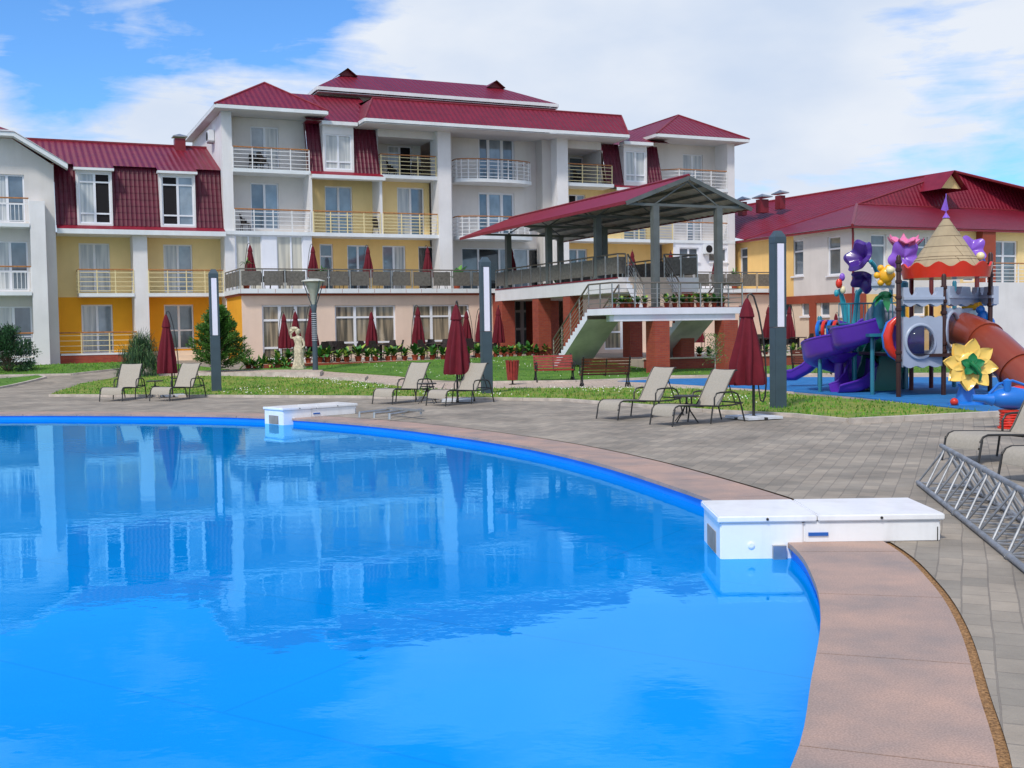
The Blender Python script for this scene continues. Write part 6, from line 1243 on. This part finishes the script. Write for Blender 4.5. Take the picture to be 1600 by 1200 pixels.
# purple upper hood and coloured rings
b = MB(); b.grid([[w(1284, 500, 33), w(1310, 500, 32.8), w(1328, 505, 32.6)], [w(1284, 512, 33), w(1310, 514, 32.8), w(1328, 518, 32.6)]]); b.grid([[w(1284, 500, 33.3), w(1310, 500, 33.1), w(1328, 505, 32.9)], [w(1284, 500, 33), w(1310, 500, 32.8), w(1328, 505, 32.6)]]); B(b, 'slide_hood', 'pur')
for k, c_ in enumerate(('blue', 'red', 'blue', 'red')):
    b = MB(); o_ = w(1281 + k * 8.5, 516, 32.4); b.tube([o_ + Vector((.26 * math.cos(R_(a)) * .55, .2 * math.cos(R_(a)), .25 * math.sin(R_(a)))) for a in range(0, 361, 30)], .055, n=7, caps=False); B(b, 'ring', c_, True)
# green climber with moulded steps
b = MB(); g0, g1 = w0(1360, 32.2), w0(1396, 31.2)
dcl = (g1 - g0).normalized(); ncl = Vector((dcl.y, -dcl.x, 0))
for k in range(6):
    z = .05 + k * .24; off = .85 - k * .15; b.obox(g0 + dcl * .48 + ncl * (off - .5) + Vector((0, 0, z)), dcl * .38, ncl * .12, Vector((0, 0, .12)))
B(b, 'climber_steps', 'green', bevel=.02)
for s_ in (0, 1):
    b = MB(); o_ = g0 + dcl * (.06 + .84 * s_); rim = []
    for (a_, z) in ((.62, 0), (.62, .25), (.5, .5), (.36, .8), (.3, 1.1), (.1, 1.45), (-.25, 1.55), (-.5, 1.35), (-.55, .9), (-.4, .5), (-.2, .0)): rim.append((a_, z))
    for t in (-.03, .03): b.poly([o_ + ncl * a_ + dcl * t + Vector((0, 0, z)) for a_, z in rim])
    b.grid([[o_ + ncl * a_ - dcl * .03 + Vector((0, 0, z)) for a_, z in rim + rim[:1]], [o_ + ncl * a_ + dcl * .03 + Vector((0, 0, z)) for a_, z in rim + rim[:1]]]); B(b, 'climber_side', 'green')
b = MB(); o_ = w(1362, 545, 32.6); b.lathe([(0, -.04), (.40, -.04), (.42, 0), (.40, .04), (0, .04)], n=24); b.xf(Matrix.Translation(o_) @ Matrix.Rotation(math.pi / 2, 4, 'X')); B(b, 'round_panel', 'green', True)
# long curved red and blue climber beside the tower
for c_, dx, Y, nm in (('red', 0, 28.8, 0), ('blue', -3, 28.95, 1)):
    pp = [w(1402 + dx * .3, 497, Y), w(1392 + dx, 507, Y), w(1387 + dx, 524, Y), w(1389 + dx, 541, Y), w(1396 + dx, 553, Y), w(1403 + dx * .5, 561, Y)]; b = MB(); b.tube(pp, [.06, .10, .12, .12, .10, .06], n=10); B(b, 'curved_climber', c_, True)
b = MB(); b.tube([w(1330, 540, 33), w(1325, 560, 33), w(1328, 585, 33)], [.12, .15, .1], n=8); B(b, 'climbing_bubble', 'red', True)
b = MB(); b.ball(tuple(w(1380, 500, 31.3)), .52, sc=(1, .3, 1.0), n=10); B(b, 'shell_panel', 'gry', True)
# tube slide with collar rings
tp = [w(1500, 514, 30.2), w(1513, 518, 29.7), w(1532, 527, 28.9), w(1556, 545, 28.2), w(1580, 568, 27.5), w(1612, 600, 26.8), w(1650, 640, 26.2)]
b = MB(); rr = .47; b.tube(tp, rr, n=24, caps=False); ts = B(b, 'tube_slide', 'brown', True)
for i in (2, 4): 
    a, c_ = tp[i], tp[i + 1]; d = (c_ - a).normalized(); m_ = a + (c_ - a) * .3; b = MB(); b.tube([m_ - d * .045, m_ + d * .045], rr + .04, n=24); b.build('collar', Q['brown'], ts, True)
# flowers on stalks
def trumpet(c, nrm, R, m, nm, depth=.5, lobes=5, amp=.18, tw=0, m2=None):
    nrm = Vector(nrm).normalized(); a1 = nrm.cross(Vector((0, 0, 1))).normalized(); a2 = a1.cross(nrm); rows = []
    for t in (0, .15, .35, .6, .8, .93, 1.0):
        rows.append([Vector(c) + nrm * (R * depth * (t ** .6 - (max(0, t - .8) * 1.0))) + (a1 * math.cos(a) + a2 * math.sin(a)) * R * (.06 + .94 * t ** 1.3) * (1 + amp * t * math.cos(lobes * a + tw)) + nrm * (.12 * R * t * math.cos(lobes * a + tw)) for a in [2 * math.pi * k / 50 for k in range(50)]])
    b = MB(); b.grid(rows, 0, True); b.grid([[p + nrm * .025 for p in r] for r in rows], 0, True); return B(b, nm, m, True)
trumpet(w(1357, 408, 30.5), (-.8, -.45, .35), .44, 'dpur', 'flower_trumpet', 1.1, 5, .09, .4); trumpet(w(1354, 432, 30.8), (-.5, -.5, -.6), .36, 'dpur', 'flower_trumpet', .7, 5, .12, 1.2)
trumpet(w(1411, 404, 31.4), (.05, -.9, .1), .44, 'lil', 'flower_trumpet', .25, 5, .16, 1.0); trumpet(w(1516, 393, 32.5), (-.2, -.9, .3), .40, 'lil', 'flower_trumpet', .3, 5, .15, .2)
b = MB(); b.tube([w0(1335, 31.6, 0), w0(1335, 31.6, 1.9), w(1340, 460, 31.5), w(1352, 445, 31.2), w(1365, 435, 31)], .07, n=8); b.tube([w(1372, 430, 30.9), w(1366, 415, 30.7), w(1360, 408, 30.6)], .06, n=8); B(b, 'stalk', 'cyan', True)
def petals(c, nrm, n, L, wd, m, nm, cup=.3, a0=0, thick=.03):
    nrm = Vector(nrm).normalized(); a1 = nrm.cross(Vector((0, 0, 1))).normalized(); a2 = a1.cross(nrm); b = MB()
    for k in range(n):
        a = a0 + 2 * math.pi * k / n; d = a1 * math.cos(a) + a2 * math.sin(a); s_ = -a1 * math.sin(a) + a2 * math.cos(a)
        for o_ in (0, 1):
            rows = []
            for t, ww in ((0.05, .35), (.25, .8), (.5, 1), (.72, .8), (.9, .35), (1, .02)):
                cc_ = Vector(c) + d * L * t + nrm * (cup * L * t * t - o_ * thick); rows.append([cc_ + s_ * wd * .5 * ww * q_ - nrm * (.10 * wd * (abs(q_) - .5)) * (1 if o_ else -1) for q_ in (-1, -.5, 0, .5, 1)])
            b.grid(rows)
    return B(b, nm, m, True)
trumpet(w(1413, 388, 31.6), (0, -.25, 1), .36, 'pink', 'flower_crown', .75, 7, .14, 0)
petals(w(1413, 390, 31.7), (0, -.25, 1), 7, .50, .26, 'pink', 'flower_petals', .75)
# smiling yellow blossom on a small castle balcony
c = w(1385, 430, 29.7); b = MB(); b.ball(tuple(c), .20, n=9, sc=(1, .8, 1.1))
for k in range(6): a = k * math.pi / 3; b.ball((c.x - .04 + .2 * math.cos(a), c.y + .03, c.z + .22 * math.sin(a)), .09, n=6)
B(b, 'flower_head', 'yel', True); b = MB(); b.ball(tuple(w(1391, 422, 29.5)), .11, n=8); B(b, 'flower_face', 'cream', True)
o, _, _, _ = panel(1362, 1398, 428, 452, 30.4, 30.2, 'battlement', 0, .03, True, .14)
b = MB(); 
for k in range(5): a = R_(-150 + k * 30); leaf(b, tuple(w(1383, 458, 30.1)), (math.cos(a), -.2, .3 * math.sin(a)), .38, .2, 0, .5)
b.ball(tuple(w(1383, 462, 30.1)), .16, n=6, sc=(1.2, .6, .8)); B(b, 'leaf_cluster', 'dgreen', True)
# small bird-like blossom on the turquoise stalk
b = MB(); b.tube([w0(1323, 32.8, 1.9), w(1317, 470, 32.7), w(1312, 452, 32.6)], [.1, .08, .05], n=8); B(b, 'stalk', 'cyan', True)
for (x, y, r_, m_) in ((1311, 443, .11, 'red'), (1317, 453, .09, 'cream'), (1307, 458, .08, 'cyan'), (1316, 433, .09, 'lil')): b = MB(); b.ball(tuple(w(x, y, 32.5)), r_, n=7, sc=(.9, .9, 1.3)); B(b, 'blossom', m_, True)
b = MB(); b.ball(tuple(w(1532, 400, 30)), .11, n=8); B(b, 'flower_face', 'cream', True); b = MB(); b.ball(tuple(w(1530, 408, 30.1)), .14, n=8, sc=(1.2, .8, .8)); B(b, 'flower_head', 'blue', True)
b = MB(); b.ball(tuple(w(1536, 497, 30.4)), .2, n=8, sc=(.8, .8, 1.1)); b.ball(tuple(w(1545, 504, 30.4)), .16, n=8); b.ball(tuple(w(1532, 484, 30.4)), .12, n=8); B(b, 'bluebell', 'blue', True)
b = MB(); b.tube([w(1505, 478, 30.8), w(1520, 480, 30.6), w(1532, 477, 30.4)], .10, n=8); B(b, 'arch', 'yel', True)
for x in (1417, 1447): b = MB(); p = w0(x, 30.6); b.box(p.x - .03, p.x + .03, p.y - .05, p.y + .05, 1.7, 2.35); B(b, 'inner_post_sleeve', 'yel')
# ------------------------------------------------------------ sunflower seesaw toy
fb = gp(1512, 634); FR = empty('flower_toy', fb, 0, 'big yellow flower toy with green sepals on a blue base at the mat edge', 'playground toy'); PRs = PR; PR = FR
def wf(x, y, Y): return W(x, y, Y) - fb
Yf = fb.y - .1; fc = wf(1516, 570, Yf); NF = (-.05, -1, .12)
petals(fc, NF, 8, .60, .37, 'yel3', 'petals', .12, .15, .10)
b = MB(); b.ball(tuple(fc + Vector((0, .05, 0))), .30, n=10, sc=(1, .35, 1)); B(b, 'flower_disc', 'yel3', True)
petals(fc + Vector((.02, -.10, 0)), NF, 5, .27, .20, 'dgreen', 'sepals', .1, .35, .04)
b = MB(); b.tube([fc + Vector((-.05, -.16, .05)), fc + Vector((.05, -.2, -.05)), fc + Vector((.16, -.2, -.22)), fc + Vector((.16, -.12, -.36))], [.05, .04, .035, .03], n=8); B(b, 'stem', 'dgreen', True)
b = MB(); b.lathe([(.42, 0), (.40, .05), (.25, .10), (.20, .3), (.16, .42), (.2, .5), (0, .5)], (fc.x - .0, .12, 0), n=20, sy=.6); B(b, 'base', 'blue', True)
b = MB(); b.box(fc.x + .15, fc.x + .5, -.05, .2, .05, .13); B(b, 'foot_rest', 'blue', bevel=.02)
b = MB(); p = wf(1491, 632, Yf); b.ball((p.x, p.y, .10), .09, n=8); B(b, 'knob', 'red', True)
# ------------------------------------------------------------ spring rider
sb = gp(1577, 669); PR = empty('spring_rider', sb, 0, 'blue spouted spring rider on a red coil spring at the right edge', 'spring rider'); q = W(1577, 622, sb.y) - sb
b = MB(); b.ball((q.x + .05, 0, q.z), .30, n=14, sc=(1.35, .8, .68)); b.tube([(q.x - .3, 0, q.z - .02), (q.x - .45, 0, q.z + .0), (q.x - .66, 0, q.z + .015)], [.12, .07, .06], n=12); b.lathe([(.06, .0), (.07, .22), (.0, .26)], (q.x - .09, -.12, q.z + .1), n=12); B(b, 'body', 'blue', True)
b = MB(); b.tube([(q.x - .36, 0, q.z + .08), (q.x - .2, 0, q.z + .25), (q.x + .05, 0, q.z + .31), (q.x + .3, 0, q.z + .22), (q.x + .42, 0, q.z + .05)], .025, n=8); B(b, 'handle', 'blue', True)
b = MB(); b.ball((q.x + .16, 0, q.z + .17), .10, n=8, sc=(1.3, 1, .5)); B(b, 'seat', 'red', True)
b = MB(); b.tube([(.15 * math.cos(k * .5), .15 * math.sin(k * .5), .03 + k * .0038) for k in range(75)], .022, n=6); b.lathe([(.2, 0), (.2, .03), (0, .03)], n=14); b.lathe([(.18, .30), (.18, .33), (0, .33)], n=14); B(b, 'spring', 'red', True)
PR = PRs
